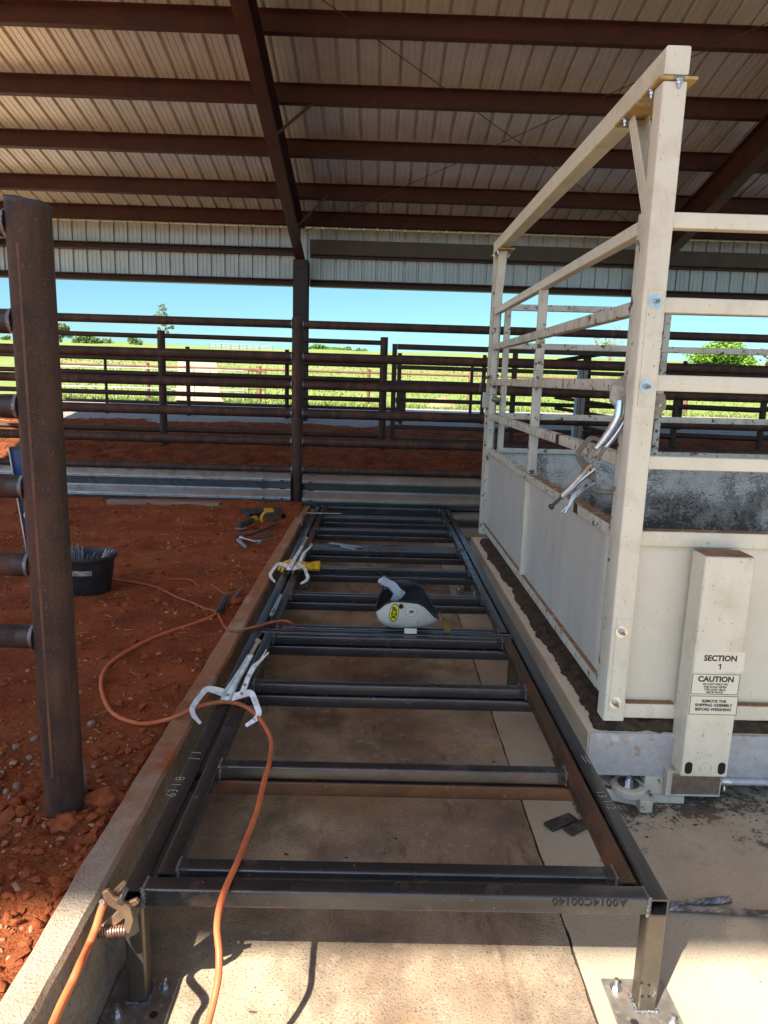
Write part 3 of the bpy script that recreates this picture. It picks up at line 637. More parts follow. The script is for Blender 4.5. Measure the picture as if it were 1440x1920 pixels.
zt, zb = at_y(300, 880, YF-.06).z, at_y(300, 941, YF-.06).z
zc, hh = (zt+zb)/2, (zt-zb)/2
wbeam('guardrail', -8.4, fp.x-.065, zc, hh, YF-.03, 'galv', t)
wbeam('guardrail', fp.x+.07, 6.4, zc-.012, hh, YF-.03, 'galv_tan', t)
wbeam('guardrail', fp.x+.09, 6.4, zc-.012-2*hh-.02, hh, YF-.02, 'galv_tan', t, label='lower guardrail close to the slab')
za = (at_y(300, 866, YF).z+at_y(300, 881, YF).z)/2
for a, b in zip(xs, xs[1:]): part_pipe('cap_pipe', (a+.064, YF+.01, za), (b-.064, YF+.01, za), .042, 'rust_pipe', t, 16, weld0=True, weld1=True)
for i, x in enumerate((-2.9, -2.15, -1.5, -.85+.12)):
    mb = MB(); mb.ball((x, YF-.055, za-.042), .03, (1.7, .45, .35), 2, 0, .8); mb.build('weld_bead', 'weld', t)

# second pen fence
Y2 = 11.0
t = thing('pen_fence', 'dark rusty pipe pen fence standing in the dirt behind the guardrail fence', 'fence', V((-1.6, Y2, .8)))
pxs = [at_y(305, 730, Y2).x, at_y(718, 730, Y2).x]
PX = [2*pxs[0]-pxs[1], pxs[0], pxs[1]]
PX = [2*PX[0]-PX[1]]+PX
for x in PX: part_pipe('post', (x, Y2, .6), (x, Y2, 2.53), .060, 'pen_pipe', t, 18)
z2 = [(619, 628), (663, 671), (690, 699), (727, 736), (795, 804)]
Z2 = []
for ya, yb in z2:
    z0, z1 = at_y(110, ya, Y2).z, at_y(110, yb, Y2).z; Z2.append(((z0+z1)/2, (z0-z1)/2))
for z, r in Z2:
    for a, b in zip(PX, PX[1:]): part_pipe('rail', (a+.05, Y2, z), (b-.05, Y2, z-.01), r, 'pen_pipe', t, 12)
# gate hung on that fence
gx0, gx1 = at_y(746, 700, Y2).x, at_y(1180, 700, Y2).x
t = thing('pen_gate', 'dark square tube pen gate with a latch plate right of the second fence post', 'gate', V((gx0, Y2, .9)))
ztop = at_y(745, 650, Y2).z; zbt = at_y(745, 800, Y2).z
for k, x in enumerate((gx0-.06, at_y(963, 720, Y2).x, gx1)):
    mb = MB(); mb.sq((x, Y2, zbt-.22), (x, Y2, ztop+.04), .075, .075, .008, up=V((0, 1, 0))); mb.build('stile', 'pen_pipe', t)
for i, z in enumerate((ztop, Z2[1][0]-.02, Z2[2][0]-.03, Z2[3][0], zbt, zbt-.2)):
    mb = MB(); mb.sq((gx0-.02, Y2, z), (gx1-.04, Y2, z-.012), .05, .085 if i == 0 else .065, .01); mb.build('rail', 'pen_pipe', t)
mb = MB(); a = at_y(753, 730, Y2-.06); b = at_y(761, 790, Y2-.06); n = 20
hc = at_y(752, 750, Y2-.06); w = .07
out = [(w*c, s) for c, s in ((-1, -.28), (1, -.28), (1, .14), (-1, .14))]
ring = [(.028*math.cos(2*PI*k/24), .028*math.sin(2*PI*k/24)) for k in range(24)]
def ray_sq(k):
    a = 2*PI*k/24; c, s = math.cos(a), math.sin(a); q = min(.075/abs(c) if abs(c) > 1e-6 else 9, (.40 if s < 0 else .14)/abs(s) if abs(s) > 1e-6 else 9); return (c*q, s*q)
sqr = [ray_sq(k) for k in range(24)]
for yy in (0, .012):
    A = mb.verts([hc+V((p[0], yy, p[1])) for p in ring]); B = mb.verts([hc+V((p[0], yy, p[1])) for p in sqr])
    for k in range(24): mb.face([A[k], A[(k+1) % 24], B[(k+1) % 24], B[k]])
    if yy == 0: A0, B0 = A, B
for k in range(24):
    mb.face([A0[k], A0[(k+1) % 24], A[(k+1) % 24], A[k]]); mb.face([B0[k], B0[(k+1) % 24], B[(k+1) % 24], B[k]])
mb.build('latch_plate', 'pen_pipe', t, smooth=20)
# right hand pen fence seen through the scale
t = thing('sorting_fence', 'dark pen fence with a sloping top rail seen through the cream scale frame', 'fence', V((4., Y2, .9)))
RX = [at_y(1190, 700, Y2).x, at_y(1272, 720, Y2).x, at_y(1432, 760, Y2).x, 8.6]
for x in RX: part_pipe('post', (x, Y2, .6), (x, Y2, 2.2 if x < 7 else 2.2), .05, 'pen_pipe', t, 14)
for z in (2.12, 1.86, 1.60, 1.15):
    for a, b in zip(RX, RX[1:]): part_pipe('rail', (a+.03, Y2, z), (b-.03, Y2, z-.02), .042, 'pen_pipe', t, 12)
part_pipe('sloping_rail', at_y(1045, 677, Y2+.2), at_y(1185, 655, Y2+.2), .032, 'pen_pipe', t, 12)
for (a, b) in (((1040, 745), (1190, 766)), ((1040, 765), (1190, 790)), ((1090, 800), (1190, 822))):
    part_pipe('brace', at_y(*a, Y2-.3), at_y(*b, Y2-.3), .028, 'pen_pipe', t, 10)
part_pipe('post', at_y(1104, 662, Y2+.2), at_y(1098, 836, Y2+.2), .045, 'pen_pipe', t, 12)
for (x, w, m, lab, ty) in ((1083, .020, 'blue_pipe', 'pale blue pipe standing in the pen behind the scale', 728), (1089, .022, 'grey_panel', 'dark grey pole standing in the pen beside the pale blue pipe', 728), (1096, .032, 'grey_panel', 'thicker grey pole rightmost of the three poles behind the scale', 728)):
    a = at_y(x, 728, 9.7); b = at_y(x-13, 846, 9.7)
    mb = MB(); mb.cyl(a+V((0, 0, .3)), b, w, n=12); tag(mb.build('loose_pole', m), lab, 'pole', 'poles standing behind the scale')

# third fence, dark, by the gravel
Y3 = 15.4
t = thing('gravel_fence', 'dark pipe fence with thin posts along the edge of the gravel', 'fence', V((-3, Y3, 1.)))
P3 = [at_y(x, 720, Y3).x for x in (110, 199, 353, 538)]+[at_y(748, 720, Y3).x]
for i, x in enumerate(P3): part_pipe('post', (x, Y3, .85), (x, Y3, at_y(352 if i > 1 else 200, 650 if i > 1 else 668, Y3).z), .047 if i > 1 else .032, 'pen_pipe', t, 12)
for ya, yb in ((661, 667), (705, 711), (756, 762)):
    z0, z1 = at_y(450, ya, Y3).z, at_y(450, yb, Y3).z
    for a, b in zip(P3, P3[1:]): part_pipe('rail', (a, Y3, (z0+z1)/2), (b, Y3, (z0+z1)/2), (z0-z1)/2, 'pen_pipe', t, 10)
t = thing('field_gate', 'thin dark gate beside the pen gate in front of the pasture', 'gate', V((at_y(750, 720, Y3).x, Y3, 1.)))
g0, g1 = at_y(749, 700, Y3).x, at_y(886, 700, Y3).x
zt, zb = at_y(749, 668, Y3).z, at_y(749, 775, Y3).z
for x in (g0, g1): part_pipe('stile', (x, Y3+.08, zb), (x, Y3+.08, zt), .034, 'pen_pipe', t, 10)
for k, z in enumerate((zt, at_y(749, 715, Y3).z, zb)): part_pipe('rail', (g0, Y3+.08, z), (g1, Y3+.08, z), .03, 'pen_pipe', t, 10)
g2 = at_y(1440, 720, Y3).x+2
t = thing('far_pen_fence', 'dark rail fence at the gravel edge right of the field gate', 'fence', V((g1+2, Y3, 1.)))
for x in [g1+.25+k*2.2 for k in range(5)]: part_pipe('post', (x, Y3, .85), (x, Y3, zt+.08), .045, 'pen_pipe', t, 10)
for z in (zt, at_y(749, 715, Y3).z-.02, zb+.02): part_pipe('rail', (g1+.25, Y3, z), (g2, Y3, z), .032, 'pen_pipe', t, 10)

# orange rusty pipe fence in the field
Y4 = 22.
t = thing('pasture_fence', 'orange rusty single rail pipe fence crossing the green pasture', 'fence', V((-2, Y4, .9)))
OX = [at_y(x, 720, Y4).x for x in (100, 278, 411, 487, 691, 881, 1088, 1290, 1480)]
zr = at_y(420, 690.5, Y4).z
for i, x in enumerate(OX):
    if i == 2: continue
    part_pipe('post', (x, Y4, .8), (x, Y4, zr+.10), .055, 'field_pipe', t, 12)
for a, b in zip(OX, OX[1:]): part_pipe('rail', (a, Y4, zr), (b, Y4, zr-.01), .04, 'field_pipe', t, 10)
# white tube corral panels
def panel(a, b, zb, zt, nr, nv, m, label, cat, group, w=.02, name='corral_fence'):
    a, b = V(a), V(b); t = thing(name, label, cat, V((a.x, a.y, zb)), group)
    P = lambda f, z: V((a.x+(b.x-a.x)*f, a.y+(b.y-a.y)*f, z))
    for k in range(nv): part_pipe('stile', P(k/(nv-1), zb), P(k/(nv-1), zt), w*(1.2 if k in (0, nv-1) else .8), m, t, 8)
    for k in range(nr): z = zb+.12+(zt-zb-.14)*k/(nr-1); part_pipe('rail', P(0, z), P(1, z), w, m, t, 8)
    return t
gz = lambda x, y: ground_z(x, y)
for (x0, x1, y, lab) in ((96, 215, 20.6, 'white tube corral panel at the far left of the pasture edge'), (219, 296, 20.4, 'white tube corral panel left of the sandy track'), (300, 362, 20.8, 'white tube corral panel standing before the sandy track'),
                         (364, 455, 20.2, 'white tube panel with close uprights across the sandy track')):
    a = at_y(x0, 745, y); b = at_y(x1, 747, y); z = gz(a.x, y)
    panel((a.x, y, 0), (b.x, y+.15, 0), z+.05, z+.95 if x0 < 360 else z+.95, 5, 4 if x0 < 360 else 7, 'white_pipe', lab, 'corral fence', 'white corral panels at the pasture edge', .018)
a = at_y(466, 740, 20.3); b = at_y(496, 740, 20.3); z = gz(a.x, 20.3)
panel((a.x, 20.3, 0), (b.x, 20.4, 0), z+.05, z+.95, 4, 3, 'field_pipe', 'short rusty orange panel beside the orange fence post', 'corral fence', 'rusty panels at the pasture edge', .016)
# grey panels on the ridge
YR = 118.
pz = lambda px, py: at_y(px, py, YR)
for k, (x0, x1) in enumerate(((393, 415), (415, 433), (433, 449), (449, 463), (463, 487), (487, 511))):
    lab = ['grey cattle panel on the skyline, leftmost of the row', 'grey cattle panel on the skyline, second from the left', 'grey cattle panel on the skyline, third from the left', 'grey cattle panel on the skyline, third from the right', 'grey cattle panel on the skyline, second from the right', 'grey cattle panel on the skyline, rightmost of the row'][k]
    a, b = pz(x0, 650), pz(x1, 650); z0, z1 = pz((x0+x1)/2, 659).z, pz((x0+x1)/2, 644+k*.8).z
    panel((a.x, YR, 0), (b.x, YR, 0), min(z0, gz(a.x, YR)), z1, 5, 3, 'grey_panel', lab, 'cattle panel', 'cattle panels on the skyline', .045, 'cattle_panel')

# ------------------------------------------------------------------ the steel platform frame being welded
T = .397; W = .057
t = thing('platform_frame', 'long black steel tube frame on short legs standing on the slab', 'steel frame', V((.1, 1.78, 0)))
OL, OR_ = -.6665, .8585
Z0 = T-W/2
def sqpart(name, a, b, m, parent, w=W, h=W, **k):
    mb = MB(); mb.sq(a, b, w, h, .008, **k); return mb.build(name, m, parent)
rails = []
segs = [(1.755, 3.852), (3.858, 5.966), (5.972, 8.107)]
for x in (OL, OR_):
    for a, b in segs: rails.append(sqpart('rail', (x, a, Z0), (x, b, Z0), 'mill_steel', t))
ic = (OL+W/2+.001, OR_-W/2-.001)
front = sqpart('crossbar', (ic[0], 1.7855, Z0), (ic[1], 1.7855, Z0), 'mill_rust', t)
for y in (3.8785, 5.9935, 8.078): sqpart('crossbar', (ic[0], y, Z0), (ic[1], y, Z0), 'mill_steel', t)
RY = [2.407, 3.139, 3.777, 4.584, 5.276, 5.89, 6.731, 7.362]
for i, y in enumerate(RY):
    sqpart('lower_crossbar', (OL-.02, y+W/2-.006, Z0-W-.001), (OR_+.02, y+W/2-.006, Z0-W-.001), 'mill_rusty' if i == 0 else ('mill_rust' if i in (2, 6) else 'mill_steel'), t)
for j, (x, y) in enumerate(((OL, 1.785), (OR_, 1.785), (OL, 3.90), (OR_, 3.90), (OL, 6.01), (OR_, 6.01), (OL, 8.06), (OR_, 8.06))):
    zt = T-W-.001
    lg = sqpart('leg', (x, y, .0135), (x, y, zt), 'leg_steel', t, up=V((0, 1, 0)))
    s = 1 if x > 0 else -1
    cx = x-s*.0 ; mb = MB(); px0, px1 = (x-.10, x+.095) if x > 0 else (x-.09, x+.10)
    mb.box(px0, px1, y-.108, y+.088, .0005, .0125); mb.build('base_plate', 'plate_steel', lg, bevel=.0015)
    for k, (bx, by) in enumerate(((px0+.034, y+.052), (px1-.034, y-.07))) if x > 0 else enumerate(((px1-.036, y+.03), (px0+.045, y-.068))):
        mb = MB(); hexbolt(mb, (bx, by, .0125), UP, .0125, .018, .019); mb.build('anchor_bolt', 'zinc', lg)
    mb = MB(); mb.cyl((px0+.05 if x > 0 else px1-.04, y-.066, .0126), (px0+.05 if x > 0 else px1-.04, y-.066, .0131), .012, n=20); mb.build('bolt_hole', 'dark_hole', lg)
    mb = MB()
    for k in range(40):
        a = 2*PI*k/40; u = (max(-1, min(1, 1.5*math.cos(a))), max(-1, min(1, 1.5*math.sin(a))))
        mb.ball((x+u[0]*.031, y+u[1]*.031, .015), .006, (1, 1, .8), 1, 0, .4)
    mb.build('weld_bead', 'weld', lg)
# burn holes low on the front right leg
for q in ((1203, 1843), (1217, 1847), (1204, 1868), (1217, 1868)):
    p = at_y(q[0], q[1], 1.7562); mb = MB(); mb.cyl(p, p-V((0, .0008, 0)), .0052, n=8, up=V((1, 0, 0))); mb.build('burn_mark', 'dark_hole', t)
# corner welds of the front bar
for x in (ic[0], ic[1]):
    mb = MB()
    for k in range(14): mb.ball((x+random.uniform(-.003, .003), 1.757+.0, T-W+k*W/13), .0058, (1, .7, 1), 1, 0, .5)
    for k in range(10): mb.ball((x, 1.757+k*.0055, T), .0052, (1, 1, .6), 1, 0, .5)
    mb.build('weld_bead', 'weld', t)

def lettering(body, size, place, m, parent, bold=0., name='stencil_marking', spacing=1., align='CENTER'):
    vs, fs = text_geo(body, size, bold, align, spacing); mb = MB(); mb.raw(vs, fs, place); return mb.build(name, m, parent, smooth=0, recalc=False)
# upside down dot matrix number on the front bar
a, b = at_y(1020, 1692, 1.7553), at_y(1192, 1694, 1.7553)
mid = (a+b)/2
lettering('A0014C00140', .036, lambda p: V((mid.x-p.x*.98, 1.7548, mid.z+.013-p.y)), 'stencil', t, .0006, spacing=1.06)
# chalked lengths
def chalk(body, px, py, ang, size):
    c = at_z(px, py, T+.0006); ca, sa = math.cos(ang), math.sin(ang)
    return lettering(body, size, lambda p: V((c.x+p.x*ca-p.y*sa, c.y+p.x*sa+p.y*ca, T+.0006)), 'chalk', t, -.0012, 'chalk_marking')
chalk('63 1/8', 338, 1475, math.radians(88), .05)
chalk('13 1/2', 1128, 1500, math.radians(-82), .045)
mb = MB()
for (q0, q1) in (((353, 1421), (375, 1423)), ((358, 1410), (377, 1412))):
    a, b = at_z(*q0, T+.0008), at_z(*q1, T+.0008); mb.obox((a+b)/2, V(((b-a).length, .0022, .0004)), Matrix.Rotation(math.atan2(b.y-a.y, b.x-a.x), 3, 'Z'))
for (q0, q1) in (((1090, 1417), (1100, 1430)), ((1097, 1417), (1107, 1432))):
    a, b = at_z(*q0, T+.0008), at_z(*q1, T+.0008); mb.obox((a+b)/2, V(((b-a).length, .002, .0004)), Matrix.Rotation(math.atan2(b.y-a.y, b.x-a.x), 3, 'Z'))
mb.build('chalk_marking', 'chalk', t)

# three inner panels laid inside the frame
IL, IR, IW = -.5915, .7915, .053
zi = T-IW/2+.001
def ladder(y0, y1, rungs, label, kinds, stencil=()):
    t = thing('ladder_panel', label, 'ladder panel', V((.1, y0, .34)), 'ladder panels inside the platform frame')
    for x, k in ((IL, kinds[0]), (IR, kinds[1])): sqpart('side_rail', (x, y0, zi), (x, y1, zi), k, t, IW, IW)
    for y, m in rungs:
        yc = y+IW/2
        rg = sqpart('rung', (IL+IW/2+.001, yc, zi), (IR-IW/2-.001, yc, zi), m, t, IW, IW)
        for x, s in ((IL+IW/2, 1), (IR-IW/2, -1)):
            mb = MB()
            for k in range(9): mb.ball((x+s*random.uniform(0, .005), yc-IW/2-.001, zi-IW/2+.004+k*(IW-.006)/8), .0062, (.9, .8, 1), 1, 0, .5)
            for k in range(7): mb.ball((x+s*.001, yc-IW/2+k*IW/6, zi+IW/2), .005, (1, 1, .5), 1, 0, .5)
            mb.build('weld_bead', 'weld', rg)
            mb = MB(); mb.sq((x+s*.004, yc, zi), (x+s*.035, yc, zi), IW+.0012, IW+.0012, .0085, hollow=False); mb.build('weld_burn', 'scorch', rg)
    for body, y, f, size, x in stencil:
        if f == 'face': lettering(body, size, lambda p: V((x+p.x, y-.0006, zi-.014+p.y)), 'stencil', t, .0003, spacing=1.1)
        else: lettering(body, size, lambda p: V((x+p.x, y+.012+p.y, T+.0016)), 'stencil', t, .0003, spacing=1.1)
    return t
ladder(1.822, 3.834, [(1.842, 'mill_rust'), (2.407, 'mill_rust'), (3.139, 'mill_steel'), (3.78, 'mill_rust')], 'nearest steel ladder panel with rust spotted right rail', ('mill_rust', 'mill_rusty'), [('ASTM A500 GR C', 3.139, 'top', .042, .42)])
ladder(3.925, 5.945, [(3.93, 'mill_rust'), (4.584, 'mill_steel'), (5.276, 'mill_steel'), (5.89, 'mill_rust')], 'middle steel ladder panel carrying the white welding helmet', ('mill_steel', 'mill_rust'), [('ASTM A500 FOR NIPS MAR MADE IN USA HT# 190195', 5.276, 'face', .040, .10), ('ASTM A500 A1', 5.89, 'face', .038, -.22)])
ladder(6.035, 8.04, [(6.04, 'mill_rust'), (6.731, 'mill_steel'), (7.362, 'mill_steel'), (7.985, 'mill_steel')], 'farthest steel ladder panel near the guardrail', ('mill_rusty', 'mill_rust'))

# ------------------------------------------------------------------ locking C clamps
def smooth_poly(c, half):
    """ribbon outline of half width(s) round a 2D centre line"""
    if len(c) > 2:
        k = 5; hs = half if isinstance(half, (list, tuple)) else [half]*len(c)
        c = spline([V((p[0], p[1], 0)) for p in c], k); half = [hs[min(i//k, len(hs)-1)]*(1-(i % k)/k)+hs[min(i//k+1, len(hs)-1)]*((i % k)/k) for i in range(len(c))]
    c = [V((p[0], p[1], 0)) for p in c]; L = []; R_ = []
    for i, p in enumerate(c):
        d = (c[min(i+1, len(c)-1)]-c[max(i-1, 0)]).normalized(); n = V((-d.y, d.x, 0)); h = half[i] if isinstance(half, (list, tuple)) else half
        L.append(p+n*h); R_.append(p-n*h)
    return [(p.x, p.y) for p in L+R_[::-1]]
def place2(o, u, v):
    w = u.cross(v).normalized(); return V(o), u.normalized(), v.normalized(), w
def locking_clamp(o, u, v, s, label, m=('clamp_steel', 'clamp_steel', 'brown_steel'), open_=1., name='locking_clamp', group='locking clamps'):
    """o pivot; v points along the handle, u to the lever side; s = scale (1: 0.28 m long)"""
    o, u, v, w = place2(o, u, v); t = thing(name, label, 'clamp', o, group)
    P = lambda x, y, z=0: o+u*(x*s)+v*(y*s)+w*(z*s)
    def ribbon(name, c, half, z, th, mm, par=t):
        mb = MB(); poly = smooth_poly([(p[0]*s, p[1]*s) for p in c], [h*s for h in half] if isinstance(half, (list, tuple)) else half*s)
        mb.prism(poly, o+w*(z*s), u, v, w*(th*s)); return mb.build(name, mm, par, smooth=40, bevel=.0012*s)
    ribbon('fixed_jaw', [(.02, -.005), (-.03, .006), (-.065, .010), (-.079, -.006), (-.093, -.030), (-.101, -.052), (-.094, -.070), (-.068, -.094)], [.013, .012, .0095, .009, .009, .009, .008, .005], -.004, .009, m[0])
    ribbon('moving_jaw', [(.012, -.010), (.045, .002), (.068, .008), (.080, -.004), (.094, -.030), (.103, -.050), (.096, -.068), (.068, -.090)], [.011, .011, .0095, .009, .009, .009, .008, .005], -.004, .009, m[0])
    mb = MB(); hb = [P(-.004, -.020), P(.0, .0), P(.018, .045), P(.036, .085), P(.052, .125)]
    rr = [.017, .020, .014, .012, .0105]
    rings = []
    for p, r in zip(hb, rr): rings.append([p+u*(r*s*math.cos(2*PI*k/12))+w*(r*s*.62*math.sin(2*PI*k/12)) for k in range(12)])
    mb.loft(rings); hd = mb.build('handle', m[1], t)
    mb = MB(); mb.cyl(P(.052, .125), P(.068, .166), .0062*s, n=8); mb.cyl(P(.068, .166), P(.0715, .176), .0105*s, n=12); mb.build('adjusting_screw', m[2], hd)
    lv = ribbon('lever', [(.042, .0), (.048, .025), (.054, .052), (.066, .085), (.084, .108), (.108, .138)], [.009, .009, .008, .0085, .005, .0025], -.006, .010, m[1])
    ribbon('release_lever', [(.058, .072), (.078, .100), (.090, .122), (.100, .146)], [.004, .003, .0025, .002], .002, .003, m[1])
    mb = MB()
    for q in ((.002, -.004), (.042, .004), (.047, .032)):
        mb.cyl(P(q[0], q[1], -.012), P(q[0], q[1], .0145), .0045*s, n=10)
    mb.build('rivet', m[2], t); return t
zc = T+.014
def standing(M, s, tilt, turn, label, **k):
    # jaws squeezing both rails, handle leaning up and away
    v = V((0, math.cos(math.radians(tilt)), math.sin(math.radians(tilt)))); u = V((1, 0, 0)); n = u.cross(v); R = Matrix.Rotation(math.radians(-turn), 3, n)
    v = R @ v; u = R @ u; return locking_clamp(M+v*(.090*s), u, v, s, label, **k)
standing(at_z(419, 1358, .376), 1.42, 57, 3, 'silver locking clamp over the orange cable, nearest on the left rails')
standing(at_z(540, 1093, .376), 1.36, 60, 4, 'silver locking clamp standing over the yellow glove')

def glove():
    mb = MB(); c = at_z(556, 1068, T+.006)
    fold = []
    for k in range(11):
        a = k/10; x = -.02+.16*a; wd = .050+.022*a+.008*math.sin(a*9); ring = []
        for j in range(16):
            q = 2*PI*j/16; ring.append(c+V((x, .01*math.sin(a*7)+wd*math.cos(q), max(.001, .030+.028*math.sin(q)*(1+.3*math.sin(a*11+j))))))
        fold.append(ring)
    mb.loft(fold)
    for dx, dy, l, bend in ((-.01, .042, .10, .02), (-.015, .017, .125, .0), (-.015, -.010, .12, -.015), (-.01, -.038, .095, -.03)):
        p0 = c+V((dx, dy, .030)); mb.tube([p0, p0+V((-l*.4, bend*.4, .022)), p0+V((-l*.75, bend*.8, .006)), p0+V((-l, bend*1.2-.01, -.03))], [.017, .016, .014, .009], 9, smooth=4)
    p0 = c+V((.05, -.058, .028)); mb.tube([p0, p0+V((-.03, -.035, .01)), p0+V((-.075, -.05, -.012))], [.018, .016, .010], 9, smooth=4)
    t = tag(mb.build('work_glove', 'glove', smooth=60), 'yellow work glove crumpled under the far clamp on the steel frame', 'glove')
    mb = MB(); R = []
    for k in range(3):
        R.append([c+V((.138+.022*k, (.074+.004*k)*math.cos(2*PI*j/18), max(.001, .032+.034*math.sin(2*PI*j/18)+.004*math.sin(j*2.)))) for j in range(18)])
    mb.loft(R, 0, False, False); mb.build('cuff', 'glove', t, smooth=60)
glove()
# chromed punch, bent rod, slats
a, b = at_z(527, 1117, T+.016), at_z(509, 1155, T+.016)
mb = MB(); d = (b-a); mb.tube([a, a+d*.3, a+d*.34, a+d*.8, a+d*.97, b], [.013, .013, .0155, .0155, .0135, .006], 14); tag(mb.build('steel_punch', 'zinc'), 'short polished steel drift lying on the left rail between the two clamps', 'punch')
mb = MB(); pts = [at_z(566, 985, T+.02), at_z(567, 968, T+.03), at_z(572, 963, T+.036), at_z(580, 962, T+.036), at_z(640, 963, T+.028)]
mb.tube(pts, .0065, 8, smooth=5); tag(mb.build('bent_rod', 'clamp_steel'), 'thin bent steel rod lying across the far left end of the frame', 'rod')
for i, (q0, q1, dz, lab) in enumerate((((619, 1018), (677, 1026), .010, 'grey painted flat strip lying on the farther rungs'), ((640, 1024), (668, 1030), .004, 'short grey strip under the longer strip on the farther rungs'))):
    a, b = at_z(*q0, T+.002+dz), at_z(*q1, T+.002+dz); d = b-a; mb = MB(); mb.sq(a, b, .035, .012, .003, hollow=False); tag(mb.build('flat_strip', 'board'), lab, 'steel strip', 'loose flat strips')
mb = MB(); d = at_z(862, 1190, .0); 
# black offcut plates on the slab
for (c0, c1, w, lab) in (((1028, 1551), (1075, 1532), .055, 'larger black flat steel offcut on the slab by the right rail'), ((1065, 1560), (1098, 1543), .05, 'smaller black flat steel offcut partly under the right rail')):
    a, b = at_z(*c0, .008), at_z(*c1, .008); mb = MB(); mb.sq(a, b, w, .014, .001, hollow=False); tag(mb.build('steel_offcut', 'dark_tool', bevel=.001), lab, 'steel offcut', 'black steel offcuts on the slab')
# wire ropes on the slab
def rope(pts, r, lab):
    mb = MB(); pts = spline([V(p) for p in pts], 14); n = len(pts)
    for s in range(5):
        q = []
        for i, p in enumerate(pts):
            tdir = (pts[min(i+1, n-1)]-pts[max(0, i-1)]).normalized(); u = tdir.cross(UP).normalized(); vv = u.cross(tdir); a = 2*PI*s/5+i*.42
            q.append(p+u*(r*.55*math.cos(a))+vv*(r*.55*math.sin(a)))
        mb.tube(q, r*.5, 5)
    tag(mb.build('wire_rope', 'rope_steel', smooth=60), lab, 'wire rope', 'wire rope ends on the slab')
zz = .014
rope([at_z(1254, 1698, zz), at_z(1290, 1694, zz), at_z(1330, 1690, zz), at_z(1369, 1686, zz)], .013, 'shorter twisted wire rope end on the slab right of the frame corner')
rope([at_z(1256, 1702, zz), at_z(1310, 1705, zz), at_z(1380, 1709, zz), at_z(1446, 1714, zz), at_z(1600, 1722, zz)], .012, 'longer twisted wire rope running right across the slab')

# ------------------------------------------------------------------ cables
def cable(pts, r, m, lab, n=12):
    mb = MB(); mb.tube([p if isinstance(p, V) else at_z(*p) for p in pts], r, n, smooth=8); return tag(mb.build('welding_cable', m, smooth=60), lab, 'cable')
g = .352
cable([(412, 1140, g), (402, 1153, g), (370, 1167, g), (330, 1180, g), (285, 1197, g), (240, 1220, g), (205, 1245, g), (190, 1272, g), (193, 1305, g), (210, 1336, g), (240, 1352, g), (275, 1357, g), (318, 1348, .37),
       (345, 1337, .40), (375, 1324, T+.012), (420, 1316, T+.012), (455, 1323, T+.012), (480, 1340, T+.010), (500, 1368, .385), (509, 1395, .385), (505, 1430, T+.008), (494, 1470, .395), (482, 1520, .385),
       (463, 1570, .39), (447, 1612, T+.011), (425, 1660, T+.012), (412, 1700, T+.012), (407, 1740, .40), (411, 1790, .37), (409, 1835, .33), (400, 1880, .29), (388, 1930, .24), (378, 1990, .18)], .0095, 'cable', 'orange welding cable looping over the dirt and hanging over the front bar')
cable([(215, 1086, g), (275, 1096, g), (305, 1106, g), (330, 1119, g), (360, 1130, g), (385, 1141, g), (405, 1146, g+.012), (414, 1162, g+.004), (424, 1178, .372), (438, 1183, .384), (475, 1176, T+.008), (510, 1167, T+.009), (534, 1164, T+.008), (546, 1168, T+.002), (556, 1176, .34), (560, 1184, .25)], .0075, 'cable_dusty', 'thin dusty orange cable crossing the curb at mid length of the frame')
cable([(312, 1086, g), (345, 1086, g), (360, 1089, g), (368, 1095, g+.0), (375, 1100, g-.004)], .006, 'cable_dusty', 'short dust covered cable end lying in the dirt')
# electrode holder
t = thing('electrode_holder', 'black electrode holder lying in the dirt beside the curb', 'electrode holder', at_z(415, 1132, g))
a, b = at_z(410, 1148, g+.02), at_z(425, 1116, g+.02); d = b-a
mb = MB(); mb.tube([a, a+d*.1, a+d*.62, a+d*.66], [.016, .021, .022, .017], 14); mb.build('grip', 'black_plastic', t)
mb = MB(); mb.tube([a+d*.64, a+d*.8, b], [.017, .024, .013], 12); mb.build('jaw_head', 'dark_tool', t)
mb = MB(); mb.tube([b, at_z(414, 1108, g+.012), at_z(404, 1101, g+.004)], .006, 8, smooth=4); mb.build('cable_tail', 'cable_dusty', t)
for q0, q1, lab in (((426, 1133), (452, 1101), 'dark welding rod stub lying by the electrode holder'), ((434, 1128), (456, 1098), 'thinner welding rod stub close to the curb by the electrode holder')):
    mb = MB(); mb.cyl(at_z(*q0, g+.008), at_z(*q1, g+.008), .005, n=6); tag(mb.build('rod_stub', 'rod'), lab, 'welding rod')
mb = MB(); p = at_z(439, 1130, g); mb.ball(p, .045, (1.1, .8, .7), 3, 0, .5); tag(mb.build('dirt_lump', 'clod', smooth=60), 'red dirt lump lying next to the electrode holder by the curb', 'dirt lump')

